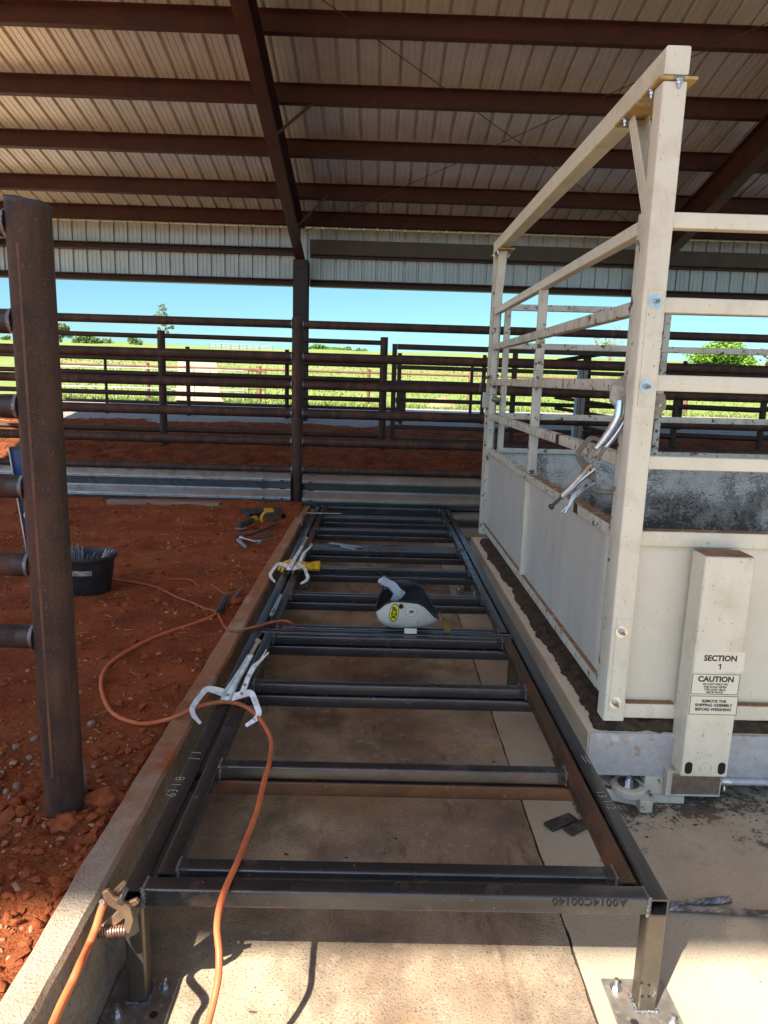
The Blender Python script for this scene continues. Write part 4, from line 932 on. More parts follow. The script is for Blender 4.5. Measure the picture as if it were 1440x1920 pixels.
# ground clamp on the left rail end with its cable
t = thing('ground_clamp', 'brass coloured ground clamp with coil spring biting the left rail end', 'ground clamp', V((-.68, 1.70, .36)))
go, gu, gv = V((-.672, 1.700, .388)), V((1, 0, 0)), V((0, -.42, -.91)).normalized(); gw = gu.cross(gv)
gpx = lambda px, py, dy: at_y(px, py, 1.70+dy)
def arm(pts, half, dy, th):
    A = [gpx(px, py, dy) for px, py in pts]; mb = MB(); L = []; R_ = []
    for i, p in enumerate(A):
        d = (A[min(i+1, len(A)-1)]-A[max(i-1, 0)]).normalized(); nn = d.cross(V((0, 1, 0))).normalized(); L.append(p+nn*half[i]); R_.append(p-nn*half[i])
    ring = L+R_[::-1]; mb.loft([ring, [p+V((0, th, 0)) for p in ring]]); return mb
arm([(258, 1690), (240, 1700), (228, 1715), (212, 1728), (196, 1742), (182, 1748)], [.007, .011, .014, .013, .012, .010], -.03, .012).build('left_arm', 'brass_clamp', t, smooth=30, bevel=.002)
arm([(196, 1672), (206, 1690), (222, 1698), (236, 1708), (242, 1726), (236, 1750)], [.009, .014, .016, .014, .011, .010], -.045, .012).build('right_arm', 'brass_clamp', t, smooth=30, bevel=.002)
arm([(234, 1655), (218, 1672), (212, 1690), (216, 1704)], [.006, .008, .010, .008], -.02, .010).build('upper_jaw', 'brass_clamp', t, smooth=30, bevel=.002)
mb = MB(); a, b = gpx(176, 1749, -.035), gpx(236, 1744, -.035); d = b-a; n = 150; dn_ = d.normalized(); e1 = dn_.cross(UP).normalized(); e2 = dn_.cross(e1)
mb.tube([a+d*(k/n)+e1*(.0135*math.cos(k/n*2*PI*12.))+e2*(.0135*math.sin(k/n*2*PI*12.)) for k in range(n+1)], .0034, 6); mb.build('coil_spring', 'spring', t, smooth=60)
mb = MB(); c = gpx(224, 1692, -.05); mb.cyl(c, c+V((0, .05, 0)), .008, n=12, up=V((1, 0, 0))); c2 = gpx(199, 1684, -.03); mb.cyl(c2, c2+V((-.004, -.02, .004)), .009, n=6); mb.build('pivot_bolt', 'zinc', t)
cable([gpx(197, 1690, -.03), gpx(190, 1706, -.04), gpx(180, 1738, -.06), gpx(165, 1775, -.09), at_z(150, 1808, .40), at_z(132, 1848, .388), at_z(114, 1885, .386), at_z(97, 1925, .386), at_z(70, 1985, .386)], .0105, 'cable', 'orange ground cable hanging from the ground clamp along the curb')

# ------------------------------------------------------------------ welding helmet
def helmet():
    Y0 = 3.99
    t = thing('welding_helmet', 'cream white welding helmet lying face down across the rungs, black inside with a leather bib', 'welding helmet', V((.2, Y0, T)))
    zof = lambda px, py, y: at_y(px, py, y).z
    xs_ = []
    Nx = 17; prof_ = []
    K = [(.026, .500, .478, .03), (.045, .532, .440, .085), (.08, .574, .414, .115), (.12, .594, .401, .128), (.17, .595, .3985, .132), (.22, .592, .3985, .132), (.27, .586, .400, .128), (.31, .562, .408, .115), (.345, .522, .420, .095), (.375, .486, .434, .07), (.402, .462, .448, .035)]
    def sec(k, sc=1., dz=0.):
        x, zr, zb, hw = K[k]; ring = []
        for j in range(25):
            a = PI*j/24; cx = -math.cos(a); sx = math.sin(a)
            y = hw*sc*math.copysign(abs(cx)**.72, cx); z = zr-(zr-zb-dz)*abs(sx)**.62
            zf = .045*max(0, (y/.13)) if True else 0
            ring.append(V((x, Y0+y, z+(zf*(1-abs(sx)**.62) if y > 0 else 0))))
        return ring
    mb = MB(); mb.loft([sec(k) for k in range(len(K))], 0, True, True, closed=False); sh = mb.build('shell', 'helmet_white', t, smooth=70)
    tree = BVHTree.FromPolygons([v.co.copy() for v in sh.data.vertices], [tuple(p.vertices) for p in sh.data.polygons])
    mb = MB(); mb.loft([[V((.5*(p.x-.215)*1.93+.215, p.y, p.z+.0015)) for p in sec(k, .955, .006)] for k in range(len(K))], 0, False, False, closed=False); mb.build('lining', 'helmet_black', t, smooth=70)
    # rolled rim
    rim = [sec(k)[0] for k in range(len(K))]+[sec(k)[-1] for k in range(len(K)-1, -1, -1)]
    mb = MB(); mb.tube(rim+[rim[0]], .0045, 8); mb.build('rim', 'helmet_black', t, smooth=60)
    # far side of the shell rises as a dark crown
    mb = MB(); R = []
    for k in range(9):
        a = k/8; x = .06+.26*a; h = .02+.075*math.sin(PI*min(1, a*.92+.06)); R.append([V((x, Y0+.124-.02*abs(a-.5), .54)), V((x, Y0+.126, .575+h*.45)), V((x, Y0+.105, .58+h*.85)), V((x, Y0+.10, .578+h*.8)), V((x, Y0+.116, .57+h*.4)), V((x, Y0+.114, .54))])
    mb.loft(R); mb.build('inner_shell', 'helmet_black', t, smooth=60)
    # headgear bands
    def band(pts, w, th, m, nm):
        mb = MB(); P = spline([V(p) for p in pts], 6); R = []
        for i, p in enumerate(P):
            d = (P[min(i+1, len(P)-1)]-P[max(i-1, 0)]).normalized(); s_ = V((.75, .25, .55)); s_ = (s_-d*s_.dot(d)).normalized(); nn = d.cross(s_)
            R.append([p+s_*w/2, p-s_*w/2, p-s_*w/2+nn*th, p+s_*w/2+nn*th])
        mb.loft(R); return mb.build(nm, m, t, smooth=40)
    q = lambda px, py, dy: at_y(px, py, Y0+dy)
    band([q(738, 1128, -.07), q(745, 1112, -.06), q(737, 1098, -.04), q(724, 1092, -.02), q(716, 1086, 0)], .046, .003, 'headband', 'headband')
    band([q(756, 1117, .02), q(742, 1106, .03), q(732, 1097, .04), q(722, 1090, .045), q(715, 1085, .02)], .05, .003, 'headband', 'headband')
    mb = MB(); c = q(714, 1088, .005); mb.cyl(c, q(720, 1096, .02), .020, .016, 16); mb.build('headgear_knob', 'headgear_pad', t)
    mb = MB(); mb.cyl(q(719, 1093, .02), q(725, 1104, .01), .019, .022, 16); mb.build('ratchet', 'helmet_black', t)
    # pivot knob
    hit = tree.ray_cast(at_y(752, 1136, 3.6), V((0, 1, 0)))[0] or q(752, 1136, -.13)
    mb = MB(); mb.cyl(hit+V((0, .004, 0)), hit-V((0, .012, .003)), .0145, .0125, 18, up=V((1, 0, 0))); mb.build('pivot_knob', 'helmet_black', t)
    # lens hood under the shell, resting on the rung
    mb = MB(); a = at_y(765, 1184, 3.868); mb.obox(V((.232, 3.868, .413)), V((.074, .02, .031)), Matrix.Rotation(-.25, 3, 'X')); mb.build('lens_hood', 'helmet_white', t, bevel=.003)
    # stickers moulded to the shell
    def conform(vs, fs, fn, off, m, nm, par=t):
        mb = MB(); out_ = []
        for p in vs:
            w = fn(p); h = tree.ray_cast(V((w.x, Y0-.6, w.z)), V((0, 1, 0)))[0]
            if h is None: h = V((w.x, Y0-.10, w.z))
            out_.append(h-V((0, off, off*.35)))
        nn = mb.verts(out_)
        for f in fs: mb.face([nn[i] for i in f])
        return mb.build(nm, m, par, smooth=0, recalc=False)
    def disc(rx, ry, nr=6, nk=32, r0=0.):
        vs = []; fs = []
        for i in range(nr+1):
            for k in range(nk): rr = r0+(1-r0)*i/nr; vs.append(V((rx*rr*math.cos(2*PI*k/nk), ry*rr*math.sin(2*PI*k/nk), 0)))
        for i in range(nr):
            for k in range(nk): fs.append((i*nk+k, i*nk+(k+1) % nk, (i+1)*nk+(k+1) % nk, (i+1)*nk+k))
        return vs, fs
    def subdiv(vs, fs):
        bm = bmesh.new(); n = [bm.verts.new(v) for v in vs]
        for f in fs:
            try: bm.faces.new([n[i] for i in f])
            except ValueError: pass
        bmesh.ops.triangulate(bm, faces=bm.faces[:]); bmesh.ops.subdivide_edges(bm, edges=[e for e in bm.edges if e.calc_length() > .006], cuts=2); bmesh.ops.triangulate(bm, faces=bm.faces[:])
        bm.verts.index_update(); r = ([v.co.copy() for v in bm.verts], [tuple(v.index for v in f.verts) for f in bm.faces]); bm.free(); return r
    cx, cz = at_y(739, 1149, Y0-.125).x, at_y(739, 1149, Y0-.125).z; ca, sa = math.cos(math.radians(84)), math.sin(math.radians(84))
    fn = lambda p: V((cx+p.x*ca-p.y*sa, 0, cz+(p.x*sa+p.y*ca)*.92))
    st = conform(*disc(.061, .0255), fn, .0012, 'sticker_yellow', 'oval_sticker')
    conform(*disc(.063, .0275, 2, 40, .91), fn, .0016, 'ink', 'sticker_border', st)
    vs, fs = subdiv(*text_geo('XDP', .044, .0016, spacing=.98)); conform(vs, fs, lambda p: fn(V((p.x*.98, p.y-.0155, 0))), .0020, 'ink', 'sticker_lettering', st)
    c2 = at_y(771, 1147, Y0-.13); fn2 = lambda p: V((c2.x+p.x, 0, c2.z+p.y*.92))
    st = conform(*disc(.0330, .0330), fn2, .0012, 'sticker_white', 'round_sticker')
    conform(*disc(.0335, .0335, 2, 40, .95), fn2, .0016, 'ink', 'sticker_border', st)
    conform(*disc(.0215, .0215, 2, 40, .97), fn2, .0016, 'ink', 'sticker_border', st)
    for ch, sz, dx, dy in (('A', .018, -.0085, -.006), ('M', .018, .0085, -.006), ('T', .030, 0, -.0115)):
        vs, fs = subdiv(*text_geo(ch, sz, .0012)); conform(vs, fs, lambda p: fn2(V((p.x+dx, p.y+dy, 0))), .002 if ch == 'T' else .0018, 'maroon', 'sticker_lettering', st)
    # leather bib hanging from the chin
    mb = MB(); R = []
    for k in range(7):
        a = k/6; top = q(822+8*a, 1152+6*a, -.02); 
    P0 = [q(823, 1147, .03), q(829, 1164, -.03), q(834, 1188, -.07)]; P1 = [q(835, 1160, .06), q(845, 1172, 0), q(856, 1186, -.04)]
    rows_ = []
    for k in range(9):
        a = k/8; i = min(1, int(a*2)); f = a*2-i; l = P0[i].lerp(P0[i+1], f); r = P1[i].lerp(P1[i+1], f)
        rows_.append([l.lerp(r, j/6)+V((0, -.012*math.sin(PI*j/6), .006*math.sin(j*1.3+a*4))) for j in range(7)])
    back = [[p+V((.001, .004, .001)) for p in r] for r in rows_]
    mb.loft([r+b[::-1] for r, b in zip(rows_, back)]); mb.build('leather_bib', 'leather', t, smooth=60)
helmet()

# ------------------------------------------------------------------ bucket with welding rods
bc = V((-2.0, 4.72, .335))
t = thing('rubber_bucket', 'black rubber bucket with a metal bracket standing on the red dirt behind the near post', 'bucket', bc)
mb = MB(); mb.lathe([(.0, 0), (.135, .0), (.142, .008), (.178, .245), (.192, .250), (.196, .262), (.194, .275), (.184, .278), (.176, .262), (.168, .24), (.135, .02), (0, .015)], bc, 36); mb.build('tub', 'black_plastic', t, smooth=40)
p = at_y(150, 1078, bc.y-.155); mb = MB(); rr = []
for k in range(13):
    a = math.radians(-90+(k-6)*3.6+8); rr.append(V((bc.x+.168*math.cos(a), bc.y+.168*math.sin(a), bc.z+.175)))
ring = lambda c: [c+V((0, 0, .017)), c-V((0, 0, .017)), c-V((0, .004, .017)), c+V((0, -.004, .017))]
mb.loft([ring(c) for c in rr]); br = mb.build('handle_bracket', 'alu', t, smooth=30)
mb = MB()
for c in (rr[2], rr[-3]): mb.cyl(c-V((0, .003, 0)), c-V((0, .012, 0)), .009, n=6, up=V((1, 0, 0)))
mb.build('bracket_bolt', 'zinc', br)
for i in range(20):
    a = random.uniform(-1, 1); x0 = bc.x-.12+.05*random.random(); 
    if i < 13: p0 = bc+V((-.10+.012*i*.6, random.uniform(-.10, -.02), .05)); p1 = bc+V((-.145+.0105*i, random.uniform(-.05, .05), .345-.004*i+random.uniform(-.01, .01))); r = .0045
    else: p0 = bc+V((random.uniform(-.08, .02), -.08+random.random()*.05, .06)); p1 = bc+V((.02+.022*(i-13), random.uniform(-.06, .08), .29+random.uniform(-.02, .02))); r = .003 if i > 16 else .0045
    mb = MB(); mb.cyl(p0, p1, r, n=7); tag(mb.build('welding_rod', 'rod' if i < 17 else 'clamp_steel'), 'grey welding rod bundled in the black bucket' if i < 13 else ('grey welding rod leaning right in the black bucket' if i < 17 else 'bright bare rod sticking out of the right side of the black bucket'), 'welding rod', 'welding rods bundled in the bucket' if i < 13 else ('welding rods leaning right in the bucket' if i < 17 else 'bright rods in the bucket'))
# spirit level leaning behind the post rails
t = thing('spirit_level', 'long blue spirit level with grey edges leaning behind the near post rails', 'spirit level', V((-1.15, 2.36, .34)))
yl = 2.30; A = at_y(18, 838, yl); B = at_y(60, 1078, yl); d = (B-A).normalized(); B = A+d*1.30; sd = V((-d.z, 0, d.x)); sd = sd if sd.x > 0 else -sd; wl = .062
cpt = (A+B)/2+sd*wl/2; R = Matrix((sd, V((0, 1, 0)), -d)).transposed(); Ln = (B-A).length
mb = MB(); mb.obox(cpt, V((wl-.008, .008, Ln-.01)), R); mb.build('web', 'level_blue', t)
for s in (-1, 1):
    mb = MB(); mb.obox(cpt+sd*(s*(wl/2-.0025)), V((.005, .028, Ln)), R); mb.build('edge', 'alu', t, bevel=.001)
mb = MB(); mb.obox(A+sd*wl/2+d*.003, V((wl-.012, .03, .006)), R); mb.build('end_cap', 'black_plastic', t)
c = at_y(51, 966, yl-.012); mb = MB(); mb.cyl(c, c+V((0, .022, 0)), .0125, n=20, up=V((1, 0, 0))); mb.build('vial', 'vial', t)
# plank
mb = MB(); a, b = at_z(198, 944, .40), at_z(410, 950, .40); mb.sq(a+V((0, .1, 0)), b+V((0, .1, 0)), .14, .065, .004, hollow=False); tag(mb.build('wood_plank', 'wood'), 'weathered grey timber plank lying on the dirt below the guardrail', 'plank')
# tool heap by the curb
def tz(px, py, dz=.02): return at_z(px, py, .36+dz)
t = thing('angle_grinder', 'yellow and black angle grinder lying in the tool heap by the curb', 'angle grinder', tz(460, 985))
mb = MB(); a, b = tz(452, 984, .04), tz(476, 974, .04); mb.tube([a, a.lerp(b, .35), a.lerp(b, .7), b], [.030, .036, .034, .026], 14); mb.build('motor_body', 'dark_tool', t)
mb = MB(); mb.tube([b.lerp(a, .12), b.lerp(a, -.14)], .036, 14); mb.build('collar', 'tool_yellow', t)
mb = MB(); c = tz(452, 984, .04); mb.cyl(c+V((0, 0, .03)), c-V((0, 0, .03)), .03, .026, 14); mb.build('gear_head', 'dark_tool', t)
mb = MB(); mb.cyl(c-V((0, 0, .031)), c-V((0, 0, .036)), .058, n=24); mb.build('disc', 'board', t)
t = thing('cordless_drill', 'yellow and black cordless tool with battery standing at the back of the tool heap', 'power tool', tz(505, 975))
mb = MB(); a = tz(503, 978, .0); mb.obox(a+V((.02, .05, .05)), V((.085, .12, .10)), Matrix.Rotation(.3, 3, 'Z')); mb.build('battery', 'dark_tool', t, bevel=.008)
mb = MB(); mb.tube([a+V((-.02, 0, .10)), a+V((-.05, -.02, .085)), a+V((-.07, -.04, .03)), a+V((-.055, -.04, .0))], .016, 10, smooth=4); mb.build('handle', 'tool_yellow', t)
mb = MB(); mb.obox(a+V((.0, .04, .115)), V((.09, .13, .03)), Matrix.Rotation(.3, 3, 'Z')); mb.build('housing', 'tool_yellow', t, bevel=.008)
offs = [((453, 958), (472, 968), 'dark square tube offcut at the left of the tool heap'), ((466, 957), (482, 967), 'dark square tube offcut second from the left in the tool heap'), ((482, 956), (492, 964), 'dark square tube offcut in the middle of the tool heap'), ((518, 956), (531, 968), 'dark square tube offcut with open end nearest the curb')]
for q0, q1, lab in offs:
    mb = MB(); a, b = tz(*q0, .03), tz(*q1, .03); mb.sq(a, b, .055, .055, .007); tag(mb.build('tube_offcut', 'dark_tool'), lab, 'tube offcut', 'square tube offcuts in the tool heap')
wr = [((442, 1008), (478, 1000), .012, 'dark_tool', 'dark pair of pliers at the left of the tool heap'), ((468, 1004), (520, 982), .011, 'dark_tool', 'long dark chisel bar pointing to the curb in the tool heap'), ((478, 1000), (528, 976), .008, 'brown_steel', 'thin brown steel bar on top of the tool heap'), ((480, 1008), (518, 1004), .012, 'dark_tool', 'dark flat spanner in front of the tool heap'), ((500, 994), (520, 1009), .010, 'dark_tool', 'dark wedge shaped tool nearest the curb'), ((445, 1011), (461, 1026), .015, 'board', 'blue grey handle lying in front of the tool heap')]
for q0, q1, r, m, lab in wr:
    mb = MB(); a, b = tz(*q0, .02), tz(*q1, .028); d = b-a; mb.tube([a, a+d*.15, a+d*.6, a+d*.85, b], [r*.7, r*1.3, r, r*1.2, r*.5], 8); tag(mb.build('hand_tool', m), lab, 'hand tool', 'hand tools in the tool heap')
t = thing('ring_spanner', 'bright chrome spanner lying in front of the tool heap', 'spanner', tz(470, 1012))
mb = MB(); a, b = tz(451, 1008, .03), tz(489, 1018, .03); d = b-a; mb.tube([a, a+d*.1, a+d*.2, a+d*.8, a+d*.9], [.020, .024, .011, .011, .018], 10); mb.build('shank', 'clamp_steel', t)
mb = MB(); mb.cyl(b-d*.1+V((0, 0, -.01)), b-d*.1+V((0, 0, .016)), .03, n=16); mb.build('head', 'zinc', t)

# ------------------------------------------------------------------ the cream livestock scale
YP = 2.85; XS = 1.046; PW = .093
XE, YB = 4.3, 6.72
sc_ = thing('livestock_scale', 'large cream painted cattle weighing scale with railed sides beside the steel frame', 'livestock scale', V((2.6, 4.8, 0)))
def sqp(name, a, b, w, h, m, parent, rad=.008, hollow=True, **k):
    mb = MB(); mb.sq(a, b, w, h, rad, hollow=hollow, **k); return mb.build(name, m, parent)
YU = V((0, 1, 0))
# main posts and overhead beam
px_ = XS+PW/2; py_ = YP+PW/2
post = sqp('corner_post', (px_, py_, .393), (px_, py_, 2.995), PW, PW, 'cream', sc_, up=YU)
postb = sqp('corner_post', (px_, YB-.0, .40), (px_, YB, 3.03), PW, PW, 'cream_dirty', sc_, up=YU)
beam = sqp('overhead_beam', (px_, YP, 3.068), (px_, YB+.06, 3.105), PW, .098, 'cream', sc_, hollow=False)
# flange plates, bolts, gussets
def flange(y0, y1, z, pr, s):
    mb = MB(); mb.box(XS-.018, XS+PW+.034, y0, y1, z-.006, z+.006); fl = mb.build('flange_plate', 'rust_yellow', pr, bevel=.002)
    return fl
GY = YP+.40
fl = flange(YP-.012, YP+.50, 3.005, beam, 1)
for q in ((XS+PW*.62, YP-.0), (XS-.006, YP+.10), (XS-.004, YP+.40), (XS+PW+.02, YP+.38)):
    mb = MB(); hexbolt(mb, (q[0], q[1] if q[1] > YP else YP-.004, 2.999), -UP, .011, .014, .016); mb.build('bolt', 'zinc', beam)
mb = MB(); Yb = YP+PW+.001
def plate3(P, w): mb.loft([P, [p+w for p in P]])
# boxed gusset: sloping face strip and two thin cheeks, open above
plate3([V((px_-.036, Yb, 2.50)), V((px_+.036, Yb, 2.50)), V((px_+.036, GY, 2.998)), V((px_-.036, GY, 2.998))], V((0, .010, .004)))
for s in (-.034, .028): plate3([V((px_+s, Yb, 2.515)), V((px_+s, GY-.004, 2.997)), V((px_+s, GY-.06, 2.997)), V((px_+s, Yb, 2.62))], V((.006, 0, 0)))
mb.build('gusset', 'cream', post, smooth=0, bevel=.0015)
fl2 = flange(YB-.34, YB+.07, 3.034, beam, 1)
for q in ((XS-.006, YB-.26), (XS-.006, YB-.06), (XS+PW+.022, YB-.1)):
    mb = MB(); hexbolt(mb, (q[0], q[1], 3.028), -UP, .011, .014, .016); mb.build('bolt', 'zinc', beam)
mb = MB(); mb.loft([[V((px_-.034, YB-PW/2-.001, 2.52)), V((px_+.034, YB-PW/2-.001, 2.52)), V((px_+.034, YB-.25, 3.027)), V((px_-.034, YB-.25, 3.027))],
         [V((px_-.034, YB-PW/2-.001, 2.60)), V((px_+.034, YB-PW/2-.001, 2.60)), V((px_+.034, YB-.18, 3.027)), V((px_-.034, YB-.18, 3.027))]]); mb.build('gusset', 'cream', postb, smooth=0, bevel=.003)
# bolts down the front of the near post
for k, (q, m) in enumerate((((1228, 566), 'blue_zinc'), ((1211, 725), 'blue_zinc'), ((1165, 1184), 'zinc'), ((1153, 1317), 'zinc'))):
    c = at_y(*q, YP-.001); mb = MB(); a = V((.0, -1, 0)); mb.cyl(c, c+a*.005, .0275, n=28, up=V((1, 0, 0))); mb.cyl(c+a*.005, c+a*.018, .0135, n=6, mi=1, up=V((1, 0, 0))); mb.cyl(c+a*.018, c+a*.027, .012, .009, n=14, mi=1, up=V((1, 0, 0))); mb.cyl(c+a*.027, c+a*.036, .0075, n=10, mi=2, up=V((1, 0, 0)))
    mb.build('bolt', [m, 'zinc', 'brown_steel'], post)
# backing straps welded on the post front
for z0, z1 in ((1.78, 2.24), (.44, .87)):
    mb = MB(); mb.box(XS+.018, XS+PW-.010, YP-.0035, YP-.0002, z0, z1); mb.build('strap_plate', 'cream', post, bevel=.0015)

def rr(name, p, q, m, par, w=.052, h=.056, mi=None): return sqp(name, p, q, w, h, m, par, .006, False)
# side panel along the steel frame
sp_x = 1.088
y0, y1 = 2.985, YB-.06
side = sqp('side_panel', (sp_x, y0+.026, .47), (sp_x, y0+.026, 2.56), .052, .052, 'cream_dirty', sc_, .006, False, up=YU)
Zr = [(2.508, 'cream'), (2.187, 'cream_dirty'), (1.866, 'cream_dirty'), (1.545, 'cream_dirty'), (1.222, 'cream_dirty')]
for z, m in Zr: rr('rail', (sp_x, y0+.053, z), (sp_x, y1-.053, z+.012), m, side)
rr('stile', (sp_x, y1-.026, .47), (sp_x, y1-.026, 2.56), 'cream_dirty', side)
rr('bottom_rail', (sp_x, y0+.053, .49), (sp_x, y1-.053, .49), 'cream_dirty', side)
for i, ym in enumerate((4.80,)):
    zs = [.519]+[z for z, _ in Zr[::-1]]
    rr('stile', (sp_x, ym, .519), (sp_x, ym, 1.193), 'cream', side, .05, .062)
    for a, b in zip(Zr[::-1], Zr[::-1][1:]): rr('stile', (sp_x+.004, ym, a[0]+.034), (sp_x+.004, ym, b[0]-.024), 'cream_dirty', side, .046, .058)
for a, b in ((y0+.053, 4.768), (4.832, y1-.053)):
    mb = MB(); mb.box(sp_x-.004, sp_x+.008, a, b, .522, 1.192); mb.build('side_sheet', 'sheet', side)
    mb = MB(); mb.box(sp_x-.0255, sp_x-.005, a, b, .5185, .5245); mb.build('ledge_dirt', 'ledge_dirt', side)
    for yy in (a+.09,): 
        mb = MB(); mb.box(sp_x-.0075, sp_x-.0045, yy-.09, yy+.0, .526, 1.19); mb.build('sheet_lap', 'cream', side)
mb = MB(); mb.box(sp_x-.006, sp_x-.0045, 3.80, 3.83, .53, 1.19); mb.build('sheet_lap', 'sheet', side)
mb = MB(); mb.box(sp_x-.030, sp_x+.026, 3.03, 5.2, 1.2515, 1.2555); mb.build('ledge_dirt', 'ledge_dirt', side)
# tape and spatters on the rails
for y, z, w, m in ((4.02, 1.548, .075, 'manure'), (3.55, 1.224, .07, 'manure')):
    mb = MB(); mb.sq((sp_x, y, z), (sp_x, y+w, z), .0545, .0585, .006, hollow=False); mb.build('dirt_band', m, side)
# near end panel facing the camera
ep_y = YP+.06
x0, x1 = XS+PW, XE
end = sqp('end_panel', (x0+.001, ep_y-.004, .43), (x1, ep_y-.004, .43), .062, .07, 'cream', sc_, .006, False)
for z, h, m in ((1.222, .066, 'cream'), (1.549, .056, 'cream'), (1.879, .066, 'cream'), (2.188, .060, 'cream'), (2.511, .060, 'cream')):
    rr('rail', (x0+.001, ep_y-.004, z), (x1, ep_y-.004, z), m, end, .056, h)
mb = MB(); mb.box(x0+.001, x1, ep_y-.002, ep_y+.01, .466, 1.188); mb.build('end_sheet', 'sheet_cream', end)
for a, b in ((x0+.012, 1.366), (1.582, x1)):
    mb = MB(); mb.box(a, b, ep_y-.034, ep_y-.003, .4645, .4705); mb.build('ledge_dirt', 'ledge_dirt', end)
mb = MB(); mb.box(x0+.02, x1, ep_y-.030, ep_y+.022, 1.2555, 1.2575); mb.build('ledge_dirt', 'ledge_dirt', end)
# far end panel of tread plate with rails above
fy = 6.62
mb = MB(); mb.box(XS+PW+.02, XE, fy, fy+.012, .34, 1.215); mb.build('tread_plate_wall', 'diamond_plate', sc_)
far = rr('far_panel', (XS+PW+.02, fy+.006, 1.238), (XE, fy+.006, 1.246), 'cream_dirty', sc_, .06, .045)
for z, m in ((2.562, 'cream_dirty'), (2.215, 'cream_dirty'), (1.885, 'cream_dirty'), (1.565, 'cream_dirty')): rr('rail', (XS+PW+.01, fy+.006, z), (XE, fy+.006, z+.014), m, far, .05, .056)
for x in (2.68, 1.19): 
    zs = [1.262, 1.565, 1.885, 2.215, 2.562]
    for a, b in zip(zs, zs[1:]): rr('stile', (x, fy+.008, a+(.03 if a > 1.3 else .0)), (x, fy+.008, b-.022), 'cream_dirty', far, .045, .056)
# platform
dk = sqp('platform_deck', (2.65, YP+.001, .232), (2.65, YB+.1, .232), 2*(2.65-.985), .205, 'cream', sc_, .004, False)
mb = MB(); mb.box(.990, XE+.01, YP-.006, YP, .130, .338); mb.build('front_beam', 'galv_beam', dk, bevel=.0015)
mb = MB(); mb.box(.992, XE+.01, YP-.009, YP-.0065, .318, .337); mb.build('front_lip', 'galv_beam', dk)
# load cell column with decals
bx0, bx1, by, bz0, bz1 = 1.371, 1.578, 2.75, .188, 1.181
mb = MB(); mb.box(bx0, bx1, by, ep_y-.036, bz0, bz1); box = mb.build('load_cell_column', 'cream', sc_, bevel=.006)
mb = MB(); mb.box(bx0+.006, bx1-.006, by+.008, ep_y-.036, bz1+.0005, bz1+.003); mb.build('ledge_dirt', 'ledge_dirt', box)
mb = MB()
for q in ((1291, 1440), (1353, 1441)):
    c = at_y(*q, by-.0008); poly = [(.0165*math.cos(a), .0165*math.sin(a)+(.012 if math.sin(a) > 0 else -.012)) for a in [2*PI*k/24 for k in range(24)]]
    mb.prism(poly, c, V((1, 0, 0)), UP, V((0, -.0006, 0)))
mb.build('slot', 'dark_hole', box, smooth=0)
c = at_y(1323, 1440, by-.0006); mb = MB(); R = [[c+V((r*math.cos(2*PI*k/32), yy, r*math.sin(2*PI*k/32))) for k in range(32)] for r, yy in ((.0225, 0), (.0235, -.003), (.0255, -.003), (.0265, 0))]
mb.loft(R, 0, False, False); mb.build('weld_ring', 'cream', box)
def decal(px0, px1, py0, py1, lines, border, name):
    a, b = at_y(px0, py0, by), at_y(px1, py1, by); xc = (a.x+b.x)/2; w = b.x-a.x; h = a.z-b.z; zc = (a.z+b.z)/2
    mb = MB(); sh = .0
    mb.box(a.x, b.x, by-.0009, by-.0002, b.z, a.z)
    if border:
        e = .0022
        for X0, X1, Z0_, Z1_ in ((a.x, b.x, a.z-e, a.z), (a.x, b.x, b.z, b.z+e), (a.x, a.x+e, b.z+e, a.z-e), (b.x-e, b.x, b.z+e, a.z-e)): mb.box(X0, X1, by-.0014, by-.00095, Z0_, Z1_, 1)
    for body, py, size, bold in lines:
        if body == '1':
            z = at_y((px0+px1)/2, py, by).z; q = size*.72
            mb.prism([(.06*q, 0), (.26*q, 0), (.26*q, q), (.08*q, q), (-.22*q, .80*q), (-.22*q, .62*q), (.06*q, .76*q)], V((xc-.02*q, by-.0010, z)), V((1, 0, 0)), UP, V((0, -.0005, 0)), 1); continue
        vs, fs = text_geo(body, size, bold); z = at_y((px0+px1)/2, py, by).z; mb.raw(vs, fs, lambda p: V((xc+p.x, by-.0015, z+p.y)), 1)
    mb.build(name, ['decal', 'ink'], box, smooth=0, recalc=False)
decal(1307, 1393, 1221, 1261, [('SECTION', 1239, .0345, .0013), ('1', 1255, .0345, .0013)], False, 'section_sticker')
decal(1299, 1383, 1263, 1303, [('CAUTION', 1278, .034, .0014), ('DO NOT WELD ON', 1284.5, .0118, .0005), ('THIS SCALE WHILE', 1289.5, .0118, .0005), ('THE LOAD CELLS', 1294.5, .0118, .0005), ('ARE IN PLACE', 1299.5, .0118, .0005)], True, 'caution_sticker')
decal(1295, 1380, 1304, 1341, [('REMOVE THE', 1317, .0178, .0007), ('SHIPPING ASSEMBLY', 1324.5, .0178, .0007), ('BEFORE WEIGHING', 1332.5, .0178, .0007)], True, 'removal_sticker')
